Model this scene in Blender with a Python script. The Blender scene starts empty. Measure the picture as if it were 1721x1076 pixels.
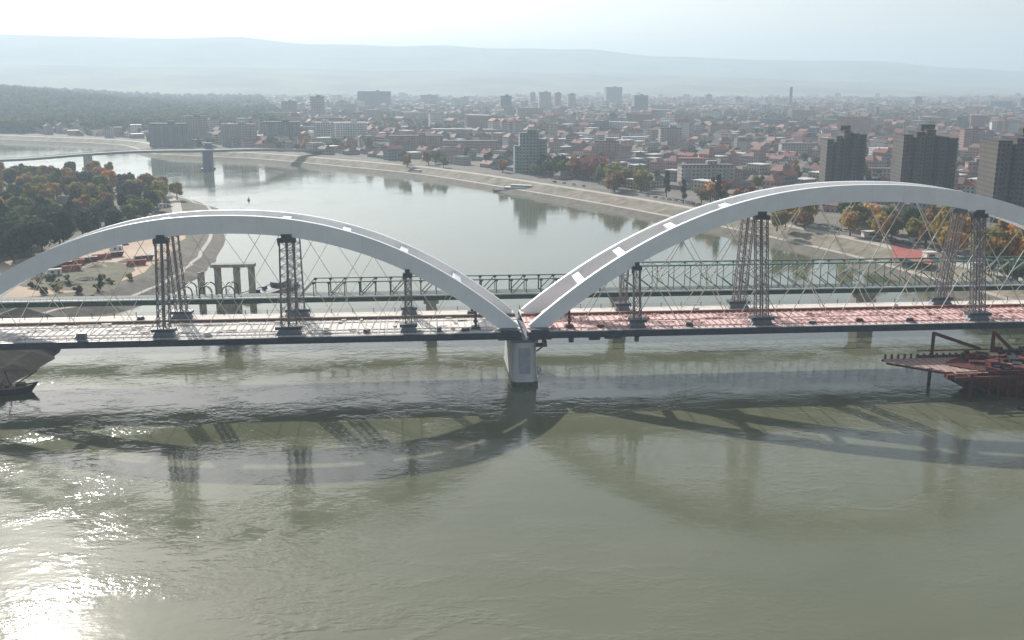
import bpy, bmesh, math, random
from math import sin, cos, pi, radians, sqrt
from mathutils import Vector, Matrix, noise
from mathutils.geometry import tessellate_polygon
random.seed(7)
S = bpy.context.scene
C = S.collection
# ------------------------------------------------------------------ camera
CAM = Vector((-31.74, -313.35, 92.12)); YAW = -0.1028; PITCH = 0.2328; ROLL = 0.0041; F = 1701.4
fw = Vector((-sin(YAW)*cos(PITCH), cos(YAW)*cos(PITCH), -sin(PITCH)))
r0 = Vector((cos(YAW), sin(YAW), 0)); u0 = r0.cross(fw)
rv = r0*cos(ROLL)+u0*sin(ROLL); uv = -r0*sin(ROLL)+u0*cos(ROLL)
cd = bpy.data.cameras.new('camera'); cam = bpy.data.objects.new('camera', cd); C.objects.link(cam); S.camera = cam
M = Matrix((rv, uv, -fw)).transposed().to_4x4(); M.translation = CAM; cam.matrix_world = M
cd.sensor_width = 36; cd.lens = 36*F/1721; cd.shift_x = -16.5/1721; cd.shift_y = -1/1721
cd.clip_start = 1; cd.clip_end = 60000
# ------------------------------------------------------------------ light
EL, AZ = radians(31), radians(-22)          # sun ahead and to the left
sd = Vector((sin(AZ)*cos(EL), cos(AZ)*cos(EL), sin(EL)))
W = bpy.data.worlds.new('World'); S.world = W; W.use_nodes = True
nt = W.node_tree; bg = nt.nodes['Background']; sk = nt.nodes.new('ShaderNodeTexSky')
sk.sky_type = 'NISHITA'; sk.sun_disc = False; sk.sun_elevation = EL; sk.sun_rotation = AZ
sk.air_density = 1.0; sk.dust_density = 1.8; sk.ozone_density = 1.0; sk.altitude = 100
hs_ = nt.nodes.new('ShaderNodeHueSaturation'); hs_.inputs['Saturation'].default_value = .5   # thin high cloud veils the blue
nt.links.new(sk.outputs[0], hs_.inputs['Color']); nt.links.new(hs_.outputs[0], bg.inputs[0]); bg.inputs[1].default_value = 0.084
sl = bpy.data.lights.new('sun', 'SUN'); sl.energy = 4.2; sl.angle = radians(0.5); sl.color = (1, .95, .87)
so = bpy.data.objects.new('sun', sl); C.objects.link(so); so.rotation_euler = (-sd).to_track_quat('-Z', 'Y').to_euler(); so.location = (0, 0, 400)
S.view_settings.view_transform = 'Standard'; S.view_settings.look = 'None'; S.view_settings.gamma = 1
S.view_settings.exposure = 0.7
S.render.engine = 'CYCLES'; S.cycles.sample_clamp_indirect = 8; S.cycles.use_denoising = True; S.cycles.max_bounces = 5; S.cycles.volume_bounces = 1
S.cycles.diffuse_bounces = 4; S.cycles.glossy_bounces = 3; S.cycles.caustics_reflective = False; S.cycles.caustics_refractive = False
# ------------------------------------------------------------------ helpers
def pix(px, py): return (fw*F + rv*(px-877) - uv*(py-537)).normalized()
def G(px, py, z=0.):
    d = pix(px, py); t = (z-CAM.z)/d.z; return CAM + d*t
def toscreen(p):
    d = Vector(p)-CAM; z = d.dot(fw)
    return (877+F*d.dot(rv)/z, 537-F*d.dot(uv)/z, z)
def mat(name, col, rough=.7, metal=0., var=.15, scale=.5, col2=None, bump=0., coord='Object', stretch=None, spec=.4):
    m = bpy.data.materials.new(name); m.use_nodes = True; n = m.node_tree; b = n.nodes['Principled BSDF']
    b.inputs['Roughness'].default_value = rough; b.inputs['Metallic'].default_value = metal
    b.inputs['Specular IOR Level'].default_value = spec
    tc = n.nodes.new('ShaderNodeTexCoord'); ns = n.nodes.new('ShaderNodeTexNoise'); ns.inputs['Scale'].default_value = scale
    ns.inputs['Detail'].default_value = 6; ns.inputs['Roughness'].default_value = .65
    src = tc.outputs[coord]
    if stretch:
        mp = n.nodes.new('ShaderNodeMapping'); mp.inputs['Scale'].default_value = stretch; n.links.new(src, mp.inputs[0]); src = mp.outputs[0]
    n.links.new(src, ns.inputs['Vector'])
    cr = n.nodes.new('ShaderNodeValToRGB'); cr.color_ramp.elements[0].position = .32; cr.color_ramp.elements[1].position = .68
    if col2 is None: a = [c*(1-var) for c in col]; c2 = [min(1, c*(1+var)) for c in col]
    else: a, c2 = col, col2
    cr.color_ramp.elements[0].color = (*a, 1); cr.color_ramp.elements[1].color = (*c2, 1)
    n.links.new(ns.outputs['Fac'], cr.inputs[0]); n.links.new(cr.outputs[0], b.inputs['Base Color'])
    if bump:
        bp = n.nodes.new('ShaderNodeBump'); bp.inputs['Strength'].default_value = 1; bp.inputs['Distance'].default_value = bump
        n.links.new(ns.outputs['Fac'], bp.inputs['Height']); n.links.new(bp.outputs[0], b.inputs['Normal'])
    return m
class MB:
    def __init__(s): s.v = []; s.f = []; s.m = []
    def add(s, vs, fs, mi=0):
        o = len(s.v); s.v += [tuple(v) for v in vs]; s.f += [tuple(i+o for i in f) for f in fs]; s.m += [mi]*len(fs); return s
    def hexa(s, p, mi=0):   # 4 bottom, 4 top (ccw)
        return s.add(p, [(3, 2, 1, 0), (4, 5, 6, 7), (0, 1, 5, 4), (1, 2, 6, 5), (2, 3, 7, 6), (3, 0, 4, 7)], mi)
    def box(s, x, y, z, w, d, h, rot=0, mi=0, tw=1, td=1):  # centre x,y ; bottom z
        c, q = cos(rot), sin(rot); P = []
        for zz, a, b in ((z, w/2, d/2), (z+h, w/2*tw, d/2*td)):
            for sx, sy in ((-1, -1), (1, -1), (1, 1), (-1, 1)):
                X, Y = sx*a, sy*b; P.append((x+X*c-Y*q, y+X*q+Y*c, zz))
        return s.hexa(P, mi)
    def beam(s, a, b, w, h=None, mi=0):
        a, b = Vector(a), Vector(b); h = h or w; d = (b-a)
        if d.length < 1e-4: return s
        d.normalize(); up = Vector((0, 0, 1)) if abs(d.z) < .9 else Vector((1, 0, 0))
        x = d.cross(up).normalized()*w/2; y = x.cross(d).normalized()*h/2
        return s.hexa([a-x-y, a+x-y, a+x+y, a-x+y, b-x-y, b+x-y, b+x+y, b-x+y], mi)
    def tube(s, a, b, r, r2=None, n=8, mi=0, cap=True):
        a, b = Vector(a), Vector(b); r2 = r if r2 is None else r2; d = (b-a).normalized(); up = Vector((0, 0, 1)) if abs(d.z) < .9 else Vector((1, 0, 0))
        x = d.cross(up).normalized(); y = x.cross(d); P = []
        for p, q in ((a, r), (b, r2)):
            for i in range(n): t = 2*pi*i/n; P.append(p+x*cos(t)*q+y*sin(t)*q)
        fs = [(i, (i+1) % n, n+(i+1) % n, n+i) for i in range(n)]
        if cap: fs += [tuple(range(n-1, -1, -1)), tuple(range(n, 2*n))]
        return s.add(P, fs, mi)
    def loft(s, rings, mi=0, close=True, caps=True):
        n = len(rings[0]); P = [p for r in rings for p in r]; fs = []
        for k in range(len(rings)-1):
            for i in range(n if close else n-1): j = (i+1) % n; fs.append((k*n+i, k*n+j, (k+1)*n+j, (k+1)*n+i))
        if caps: fs += [tuple(range(n-1, -1, -1)), tuple(range((len(rings)-1)*n, len(rings)*n))]
        return s.add(P, fs, mi)
    def build(s, name, mats, parent=None, fix=False, smooth=False, **pr):
        me = bpy.data.meshes.new(name); me.from_pydata(s.v, [], s.f)
        for m in (mats if isinstance(mats, (list, tuple)) else [mats]): me.materials.append(m)
        me.polygons.foreach_set('material_index', s.m)
        if smooth: me.polygons.foreach_set('use_smooth', [True]*len(s.f))
        if fix:
            bm = bmesh.new(); bm.from_mesh(me); bmesh.ops.recalc_face_normals(bm, faces=bm.faces); bm.to_mesh(me); bm.free()
        me.update(); o = bpy.data.objects.new(name, me); C.objects.link(o)
        if parent is not None: o.parent = parent
        for k, v in pr.items(): o[k] = v
        return o
def tag(o, label, cat, group=None):
    o['label'] = label; o['category'] = cat
    if group: o['group'] = group
    return o
def empty(name, loc, label, cat, group=None, rz=0):
    o = bpy.data.objects.new(name, None); C.objects.link(o); o.location = loc; o.rotation_euler = (0, 0, rz); o.empty_display_size = 1
    return tag(o, label, cat, group)
def copy_tree(o, parent=None):
    c = o.copy(); C.objects.link(c); c.parent = parent
    for ch in o.children: copy_tree(ch, c)
    return c
def rel(mb, loc):      # shift builder verts so that they are local to a thing at loc
    mb.v = [(a-loc[0], b-loc[1], c-loc[2]) for a, b, c in mb.v]; return mb
def inpoly(x, y, P):
    r = False; n = len(P)
    for i in range(n):
        x1, y1 = P[i]; x2, y2 = P[(i+1) % n]
        if (y1 > y) != (y2 > y) and x < (x2-x1)*(y-y1)/(y2-y1)+x1: r = not r
    return r
def smooth_line(P, n=6):
    out = []
    for i in range(len(P)-1):
        p0 = P[max(i-1, 0)]; p1 = P[i]; p2 = P[i+1]; p3 = P[min(i+2, len(P)-1)]
        for k in range(n):
            t = k/n
            out.append(tuple(.5*((2*b)+(-a+c)*t+(2*a-5*b+4*c-d)*t*t+(-a+3*b-3*c+d)*t**3) for a, b, c, d in zip(p0, p1, p2, p3)))
    return out+[P[-1]]
def offset(P, d):      # to the left of the direction of travel when d>0
    out = []
    for i in range(len(P)):
        a = Vector(P[max(i-1, 0)][:2]); b = Vector(P[min(i+1, len(P)-1)][:2]); t = (b-a).normalized()
        out.append((P[i][0]-t.y*d, P[i][1]+t.x*d))
    return out
# ------------------------------------------------------------------ materials
m_white = mat('white_paint', (.82, .83, .84), .35, var=.05, scale=.15)
def segment_tint(m, period, amt):     # fabricated segments with slightly different paint
    n = m.node_tree; L = n.links; b = n.nodes['Principled BSDF']; src = b.inputs['Base Color'].links[0].from_socket
    tc = [x for x in n.nodes if x.type == 'TEX_COORD'][0]; sp = n.nodes.new('ShaderNodeSeparateXYZ'); L.new(tc.outputs['Object'], sp.inputs[0])
    d = n.nodes.new('ShaderNodeMath'); d.operation = 'DIVIDE'; d.inputs[1].default_value = period; L.new(sp.outputs[0], d.inputs[0])
    f = n.nodes.new('ShaderNodeMath'); f.operation = 'FLOOR'; L.new(d.outputs[0], f.inputs[0]); w = n.nodes.new('ShaderNodeTexWhiteNoise'); w.noise_dimensions = '1D'; L.new(f.outputs[0], w.inputs['W'])
    fr = n.nodes.new('ShaderNodeMath'); fr.operation = 'FRACT'; L.new(d.outputs[0], fr.inputs[0]); lt = n.nodes.new('ShaderNodeMath'); lt.operation = 'LESS_THAN'; lt.inputs[1].default_value = .02; L.new(fr.outputs[0], lt.inputs[0])
    mr = n.nodes.new('ShaderNodeMapRange'); mr.inputs[3].default_value = 1-amt; mr.inputs[4].default_value = 1; L.new(w.outputs['Value'], mr.inputs[0])
    sb = n.nodes.new('ShaderNodeMath'); sb.operation = 'MULTIPLY_ADD'; sb.inputs[1].default_value = -.07; L.new(lt.outputs[0], sb.inputs[0]); L.new(mr.outputs[0], sb.inputs[2])
    vm = n.nodes.new('ShaderNodeVectorMath'); vm.operation = 'SCALE'; L.new(src, vm.inputs[0]); L.new(sb.outputs[0], vm.inputs['Scale']); L.new(vm.outputs[0], b.inputs['Base Color'])
segment_tint(m_white, 10.3, .05)
m_brace = mat('white_brace_paint', (.9, .9, .9), .5, var=.03)
m_girder = mat('dark_blue_steel', (.045, .055, .085), .5, var=.3, scale=.3)
m_towerst = mat('mauve_steel', (.115, .11, .13), .55, col2=(.18, .155, .15), scale=.7)
m_towerdk = mat('dark_steel', (.05, .06, .075), .5, var=.3)
m_foot = mat('slate_steel', (.13, .15, .19), .6, var=.25)
m_decklt = mat('pale_deck', (.60, .56, .52), .85, col2=(.72, .71, .69), scale=.35, stretch=(1, 1, 1))
m_deckrib = mat('rust_rib', (.52, .475, .44), .8, var=.25, scale=.5)
m_deckpk = mat('pink_primer_deck', (.58, .41, .39), .8, col2=(.72, .58, .56), scale=.3)
m_deckpkrib = mat('red_oxide_rib', (.44, .24, .22), .8, var=.25)
m_strip = mat('walkway_concrete', (.62, .58, .53), .9, var=.12, scale=.4)
m_brown = mat('brown_kerb', (.14, .085, .06), .8, var=.3)
m_redbrown = mat('redbrown_kerb', (.22, .07, .05), .8, var=.3)
m_post = mat('dark_post', (.09, .085, .08), .7)
m_hanger = mat('galvanised_hanger', (.60, .56, .46), .45, var=.1)
m_conc = mat('pier_concrete', (.34, .34, .34), .85, var=.12, scale=.35)
m_concl = mat('new_pier_concrete', (.44, .435, .43), .85, col2=(.56, .555, .545), scale=.25, stretch=(1, 1, .25))
m_oldconc = mat('stained_concrete', (.22, .20, .17), .9, col2=(.42, .40, .36), scale=.4)
m_green = mat('green_steel', (.022, .065, .055), .5, var=.3)
m_greenl = mat('light_green_steel', (.07, .16, .14), .5, var=.25)
m_greendeck = mat('grey_green_deck', (.06, .085, .08), .8, var=.15)
m_rust = mat('rusty_red_steel', (.055, .009, .011), .65, col2=(.14, .026, .022), scale=.6)
m_hull = mat('blackened_hull', (.025, .027, .035), .45, var=.4)
m_plank = mat('pinkish_planks', (.38, .26, .22), .85, var=.2, scale=1)
m_glass = mat('dark_glass', (.03, .035, .045), .15, var=.1, spec=.6)
m_offwhite = mat('offwhite_paint', (.70, .70, .68), .6, var=.08)
m_sand = mat('sandy_ground', (.36, .25, .17), .95, col2=(.52, .40, .31), scale=.03)
m_grass = mat('short_grass', (.06, .068, .035), .95, col2=(.13, .11, .065), scale=.05)
m_stone = mat('stone_revetment', (.085, .074, .058), .95, col2=(.17, .15, .12), scale=.15, bump=.3)
m_promen = mat('pale_promenade', (.40, .36, .32), .9, var=.12, scale=.1)
m_asph = mat('asphalt', (.11, .105, .10), .9, col2=(.17, .16, .15), scale=.2)
m_court = mat('red_court', (.34, .09, .075), .9, var=.15, scale=.1)
m_bark = mat('bark', (.09, .07, .05), .9, var=.3, scale=2)
def foliage_mat(name, col=None):
    m = bpy.data.materials.new(name); m.use_nodes = True; n = m.node_tree; b = n.nodes['Principled BSDF']; b.inputs['Roughness'].default_value = .85
    b.inputs['Specular IOR Level'].default_value = .15
    ge = n.nodes.new('ShaderNodeNewGeometry'); ns = n.nodes.new('ShaderNodeTexNoise'); ns.inputs['Scale'].default_value = .35; ns.inputs['Detail'].default_value = 4
    n.links.new(ge.outputs['Position'], ns.inputs['Vector'])
    mr = n.nodes.new('ShaderNodeMapRange'); mr.inputs[1].default_value = .3; mr.inputs[2].default_value = .7; mr.inputs[3].default_value = .55; mr.inputs[4].default_value = 1.6
    n.links.new(ns.outputs['Fac'], mr.inputs[0])
    if col is None: oi = n.nodes.new('ShaderNodeObjectInfo'); src = oi.outputs['Color']
    else: rg = n.nodes.new('ShaderNodeRGB'); rg.outputs[0].default_value = (*col, 1); src = rg.outputs[0]
    vm = n.nodes.new('ShaderNodeVectorMath'); vm.operation = 'SCALE'; n.links.new(src, vm.inputs[0]); n.links.new(mr.outputs[0], vm.inputs['Scale'])
    n.links.new(vm.outputs[0], b.inputs['Base Color'])
    tr = n.nodes.new('ShaderNodeBsdfTranslucent'); n.links.new(vm.outputs[0], tr.inputs[0]); mx = n.nodes.new('ShaderNodeMixShader'); mx.inputs[0].default_value = .4
    n.links.new(b.outputs[0], mx.inputs[1]); n.links.new(tr.outputs[0], mx.inputs[2]); n.links.new(mx.outputs[0], n.nodes['Material Output'].inputs[0])
    return m
m_leaf = foliage_mat('leaves')
# ------------------------------------------------------------------ water
def water_mat():
    m = bpy.data.materials.new('river_water'); m.use_nodes = True; n = m.node_tree; b = n.nodes['Principled BSDF']; L = n.links
    tc = n.nodes.new('ShaderNodeTexCoord')
    def nz(scale, det, st=(1, 1, 1), rough=.5, rot=0):
        mp = n.nodes.new('ShaderNodeMapping'); mp.inputs['Scale'].default_value = st; mp.inputs['Rotation'].default_value = (0, 0, rot); L.new(tc.outputs['Object'], mp.inputs[0])
        t = n.nodes.new('ShaderNodeTexNoise'); t.inputs['Scale'].default_value = scale; t.inputs['Detail'].default_value = det; t.inputs['Roughness'].default_value = rough
        L.new(mp.outputs[0], t.inputs['Vector']); return t
    big = nz(.011, 3, (1, 1.6, 1), .6, .5); mid = nz(.038, 5, (1, 1.5, 1), .6, -.3)
    cr = n.nodes.new('ShaderNodeValToRGB'); cr.color_ramp.elements[0].position = .3; cr.color_ramp.elements[1].position = .7
    cr.color_ramp.elements[0].color = (.096, .106, .064, 1); cr.color_ramp.elements[1].color = (.138, .142, .094, 1)
    L.new(big.outputs['Fac'], cr.inputs[0]); L.new(cr.outputs[0], b.inputs['Base Color'])
    b.inputs['Roughness'].default_value = .075; b.inputs['IOR'].default_value = 1.4
    # patches where the wind ruffles the water
    mr = n.nodes.new('ShaderNodeMapRange'); mr.inputs[1].default_value = .50; mr.inputs[2].default_value = .64; mr.inputs[3].default_value = .11; mr.inputs[4].default_value = .8
    L.new(mid.outputs['Fac'], mr.inputs[0])
    # threads of ripples between the eddies
    th = nz(.028, 5, (1, 1.9, 1), .62, .9); sb = n.nodes.new('ShaderNodeMath'); sb.operation = 'SUBTRACT'; L.new(th.outputs['Fac'], sb.inputs[0]); sb.inputs[1].default_value = .5
    ab = n.nodes.new('ShaderNodeMath'); ab.operation = 'ABSOLUTE'; L.new(sb.outputs[0], ab.inputs[0])
    m3 = n.nodes.new('ShaderNodeMapRange'); m3.inputs[1].default_value = .0; m3.inputs[2].default_value = .06; m3.inputs[3].default_value = .9; m3.inputs[4].default_value = 0; m3.interpolation_type = 'SMOOTHSTEP'; L.new(ab.outputs[0], m3.inputs[0])
    gt = n.nodes.new('ShaderNodeMapRange'); gt.inputs[1].default_value = .46; gt.inputs[2].default_value = .6; L.new(big.outputs['Fac'], gt.inputs[0])
    gm = n.nodes.new('ShaderNodeMath'); gm.operation = 'MULTIPLY'; L.new(gt.outputs[0], gm.inputs[0]); L.new(m3.outputs[0], gm.inputs[1]); m3 = gm
    sm = n.nodes.new('ShaderNodeMath'); sm.operation = 'ADD'; L.new(mr.outputs[0], sm.inputs[0]); L.new(m3.outputs[0], sm.inputs[1]); mr = sm
    w1 = nz(.55, 3, (1, 1.5, 1), .55, .35); w2 = nz(.16, 2, (1, 1.7, 1), .5, -.2)
    mu = n.nodes.new('ShaderNodeMath'); mu.operation = 'MULTIPLY'; L.new(w1.outputs['Fac'], mu.inputs[0]); L.new(mr.outputs[0], mu.inputs[1])
    ad = n.nodes.new('ShaderNodeMath'); ad.operation = 'MULTIPLY_ADD'; L.new(w2.outputs['Fac'], ad.inputs[0]); ad.inputs[1].default_value = .35; L.new(mu.outputs[0], ad.inputs[2])
    sx = n.nodes.new('ShaderNodeSeparateXYZ'); L.new(tc.outputs['Object'], sx.inputs[0]); sh = n.nodes.new('ShaderNodeMapRange'); sh.interpolation_type = 'SMOOTHSTEP'   # calmer water upstream
    sh.inputs[1].default_value = 20; sh.inputs[2].default_value = 170; sh.inputs[3].default_value = 1; sh.inputs[4].default_value = .3; L.new(sx.outputs[1], sh.inputs[0])
    se = n.nodes.new('ShaderNodeMapRange'); se.interpolation_type = 'SMOOTHSTEP'; se.inputs[1].default_value = -60; se.inputs[2].default_value = 10; se.inputs[3].default_value = 1; se.inputs[4].default_value = .5; L.new(sx.outputs[0], se.inputs[0])
    a0 = n.nodes.new('ShaderNodeMath'); a0.operation = 'MULTIPLY'; L.new(sh.outputs[0], a0.inputs[0]); L.new(se.outputs[0], a0.inputs[1]); sh = a0
    am = n.nodes.new('ShaderNodeMath'); am.operation = 'MULTIPLY'; L.new(sh.outputs[0], am.inputs[0]); L.new(ad.outputs[0], am.inputs[1]); ad = am
    bp = n.nodes.new('ShaderNodeBump'); bp.inputs['Distance'].default_value = .16; L.new(ad.outputs[0], bp.inputs['Height']); L.new(bp.outputs[0], b.inputs['Normal'])
    return m
m_water = water_mat()
MB().add([(-6000, -3000, 0), (2500, -3000, 0), (2500, 3000, 0), (-6000, 3000, 0)], [(0, 1, 2, 3)]).build('water', m_water, kind='structure')
# ------------------------------------------------------------------ land
def urban_mat():
    m = mat('ground_cover', (.065, .07, .045), .95, col2=(.21, .175, .15), scale=.035); return m
m_ground = urban_mat()
RB = [(260, -900), (215, -400), (207, -60), (205, 53), (204, 86), (198, 116), (193, 140), (184, 189), (169, 239), (150, 293), (126, 349), (97, 415), (41, 526), (-33, 660), (-119, 763), (-220, 870), (-290, 912), (-363, 969), (-444, 1130), (-603, 1238), (-900, 1400), (-1500, 1620), (-3000, 2000)]
RBs = smooth_line(RB, 5)
prof = [(8, -3), (-.0, 0), (-8, 3.0), (-12, 3.05), (-26, 7.4), (-33, 7.5)]
lines = [[(x, y, z) for x, y in offset(RBs, d)] for d, z in prof]
def strip(A, B, name, m, **k):
    mb = MB(); n = len(A); mb.add(A+B, [(i, i+1, n+i+1, n+i) for i in range(n-1)]); return mb.build(name, m, fix=False, **k)
for i, (nm, m) in enumerate((('embankment', m_stone), ('embankment', m_stone), ('path', m_promen), ('embankment', mat('grassy_bank', (.10, .10, .06), .95, col2=(.29, .245, .20), scale=.11)), ('path', m_promen))):
    strip(lines[i+1], lines[i], nm, m, kind='structure')
O = Vector((-600, -600)); far = []
for x, y, z in lines[-1]:
    d = (Vector((x, y))-O).normalized(); far.append((O.x+d.x*14000, O.y+d.y*14000, 7.5))
strip(far, lines[-1], 'ground', m_ground, kind='structure')
RBin = [(a[0], a[1]) for a in lines[-1]]
RLAND = RBin+[(-6000, 9000), (-6000, 20000), (20000, 20000), (20000, -900)]
# left peninsula
LB = [(-330, -900), (-235, -220), (-185, -50), (-160, -6), (-155, 24), (-158, 45), (-172, 68), (-168, 90), (-150, 102), (-139, 139), (-136, 180), (-137, 215), (-148, 308), (-170, 424), (-189, 460), (-232, 544), (-262, 566), (-300, 640), (-390, 735), (-520, 790), (-900, 860), (-2500, 1000)]
LBs = smooth_line(LB, 5); LBs = [(x+random.uniform(-1.1, 1.1), y+random.uniform(-1.1, 1.1)) for x, y in LBs]
lp = [(-8, -3), (0, 0), (7, 2.6), (9, 2.7), (17, 5.0)]
ll = [[(x, y, z) for x, y in offset(LBs, d)] for d, z in lp]
m_mud = mat('dark_mud', (.014, .013, .012), .95, col2=(.045, .04, .034), scale=.35, spec=.05)
for i, m in enumerate((m_stone, m_stone, m_promen, m_stone)):
    strip(ll[i][34:], ll[i+1][34:], 'path' if i == 2 else 'embankment', m, kind='structure'); strip(ll[i][:35], ll[i+1][:35], 'embankment', m_mud, kind='structure')
poly = [Vector(p) for p in ll[-1]]+[Vector((-2500, -900, 5))]
mb = MB(); mb.add(poly, [t if (poly[t[1]]-poly[t[0]]).cross(poly[t[2]]-poly[t[0]]).z > 0 else t[::-1] for t in tessellate_polygon([poly])]); mb.build('ground', m_grass, kind='structure')
LLAND = [(p.x, p.y) for p in poly]
def patch(P, z, name, m):
    V = [Vector((p[0], p[1], z)) for p in P]; MB().add(V, [t if (V[t[1]]-V[t[0]]).cross(V[t[2]]-V[t[0]]).z > 0 else t[::-1] for t in tessellate_polygon([V])]).build(name, m, kind='structure')
def blob(P, n=4, j=2.):
    Q = smooth_line(P+[P[0]], n)[:-1]; return [(x+random.uniform(-j, j), y+random.uniform(-j, j)) for x, y in Q]
patch(blob([(-159, 150), (-157, 215), (-163, 262), (-172, 320), (-190, 300), (-192, 235), (-225, 205), (-250, 150), (-235, 100), (-186, 110)]), 5.01, 'sand', m_sand)
patch(blob([(-162, 130), (-166, 175), (-190, 190), (-215, 170), (-205, 135), (-178, 120)], 4, 1), 5.02, 'grass', mat('weedy_patch', (.05, .06, .03), .95, col2=(.16, .14, .09), scale=.12))
patch([(-178, 12), (-181, 45), (-192, 70), (-188, 92), (-270, 96), (-280, -150), (-238, -150), (-208, -50)], 5.03, 'mud', m_mud)
patch([(-168, 190), (-163, 192), (-176, 330), (-205, 450), (-252, 545), (-258, 542), (-212, 448), (-182, 330)], 5.03, 'path', m_promen)
patch([(-207, 545), (-190, 470), (-176, 424), (-160, 430)], 5.0, 'sand', m_sand) if False else None
# riverside road on the right bank
ra = [(x, y, 7.52) for x, y in offset(RBs, -46)]; rb = [(x, y, 7.52) for x, y in offset(RBs, -56)]
strip(ra[20:95], rb[20:95], 'road', m_asph, kind='structure')
# ------------------------------------------------------------------ hills
prof_h = [(-14000, 420), (-9000, 450), (-6000, 490), (-3723, 474), (-2609, 440), (-1720, 468), (-1047, 412), (-15, 402), (920, 387), (1754, 375), (2361, 321), (3533, 288), (4731, 283), (5509, 221), (6303, 189), (9000, 150), (14000, 120)]
def ph(x):
    for (a, ha), (b, hb) in zip(prof_h, prof_h[1:]):
        if a <= x <= b: return ha+(hb-ha)*(x-a)/(b-a)
    return prof_h[0][1] if x < 0 else prof_h[-1][1]
def ss(a, b, x): t = max(0, min(1, (x-a)/(b-a))); return t*t*(3-2*t)
def hz(x, y):
    q = x*10000/y; nz = noise.fractal(Vector((x/1700, y/1700, 3)), 1, 2, 5)
    z = ph(q)*(.35+.0*nz)*ss(4500+700*noise.noise(Vector((x/900, 0, 1))), 6600, y)*ss(9500, 2500, q)
    z = max(z, (ph(q)+14*noise.noise(Vector((q/500, 0, 0))))*ss(6500, 10000, y))
    z += 30*nz*ss(4500, 8000, y)*(1-ss(9300, 10000, y))
    z2 = 46*ss(1500, 2700, y)*ss(-650, -1500, x*3000/y)*(1+.35*noise.noise(Vector((x/500, y/500, 7))))
    return max(z, z2, 0)
mb = MB(); nx, ny = 150, 60; V = []
for j in range(ny):
    y = 1500*(13000/1500)**(j/(ny-1))
    for i in range(nx): x = (-1.15+2.4*i/(nx-1))*y; V.append((x, y, 6.9+hz(x, y)))
mb.add(V, [(j*nx+i, j*nx+i+1, (j+1)*nx+i+1, (j+1)*nx+i) for j in range(ny-1) for i in range(nx-1)])
m_hill = mat('wooded_hills', (.03, .05, .035), .95, col2=(.24, .23, .15), scale=.0022)
mb.build('hills', m_hill, smooth=True, kind='structure')
# ------------------------------------------------------------------ the arch bridge
ZD = 17.3; HK = 2.219; LEAN = .14
class Span:
    def __init__(s, a, b, h): s.a, s.b, s.h = a, b, h
    def zc(s, x): t = abs(2*(x-s.a)/(s.b-s.a)-1); return ZD-.74+(s.h+.74)*(1-t**HK)
    def dz(s, x): return (s.zc(x+.05)-s.zc(x-.05))/.1
    def depth(s, x): t = (x-s.a)/(s.b-s.a); return 5.35-.75*(1-4*t*(1-t))
    def yo(s, z): return 12.0-LEAN*(z-ZD)
spR = Span(3.0, 219.0, 40.29); spL = Span(-177.0, -3.0, 32.53)
def arch_rib(sp, sgn, n=72):
    rings = []
    for i in range(n+1):
        x = sp.a+(sp.b-sp.a)*(i/n); x = min(max(x, sp.a+.01), sp.b-.01)
        z = sp.zc(x); d = sp.dz(x) if 0 < i < n else sp.dz(x+(.1 if i == 0 else -.1)); L = sqrt(1+d*d); nx_, nz_ = -d/L, 1/L; w = sp.depth(x)/2
        R = []
        for e, inner in ((-1, 0), (-1, 1), (1, 1), (1, 0)):
            X, Z = x+nx_*w*e, z+nz_*w*e; yo = sp.yo(z+.5); wd = 1.9
            R.append((X, sgn*(yo-(wd if inner else 0)), Z))
        rings.append(R)
    return MB().loft(rings)
def solve_X(sp, px, py):    # where the axis of the span is seen at this pixel
    d = pix(px, py); t = (0-CAM.y)/d.y; return (CAM+d*t).x
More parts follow.
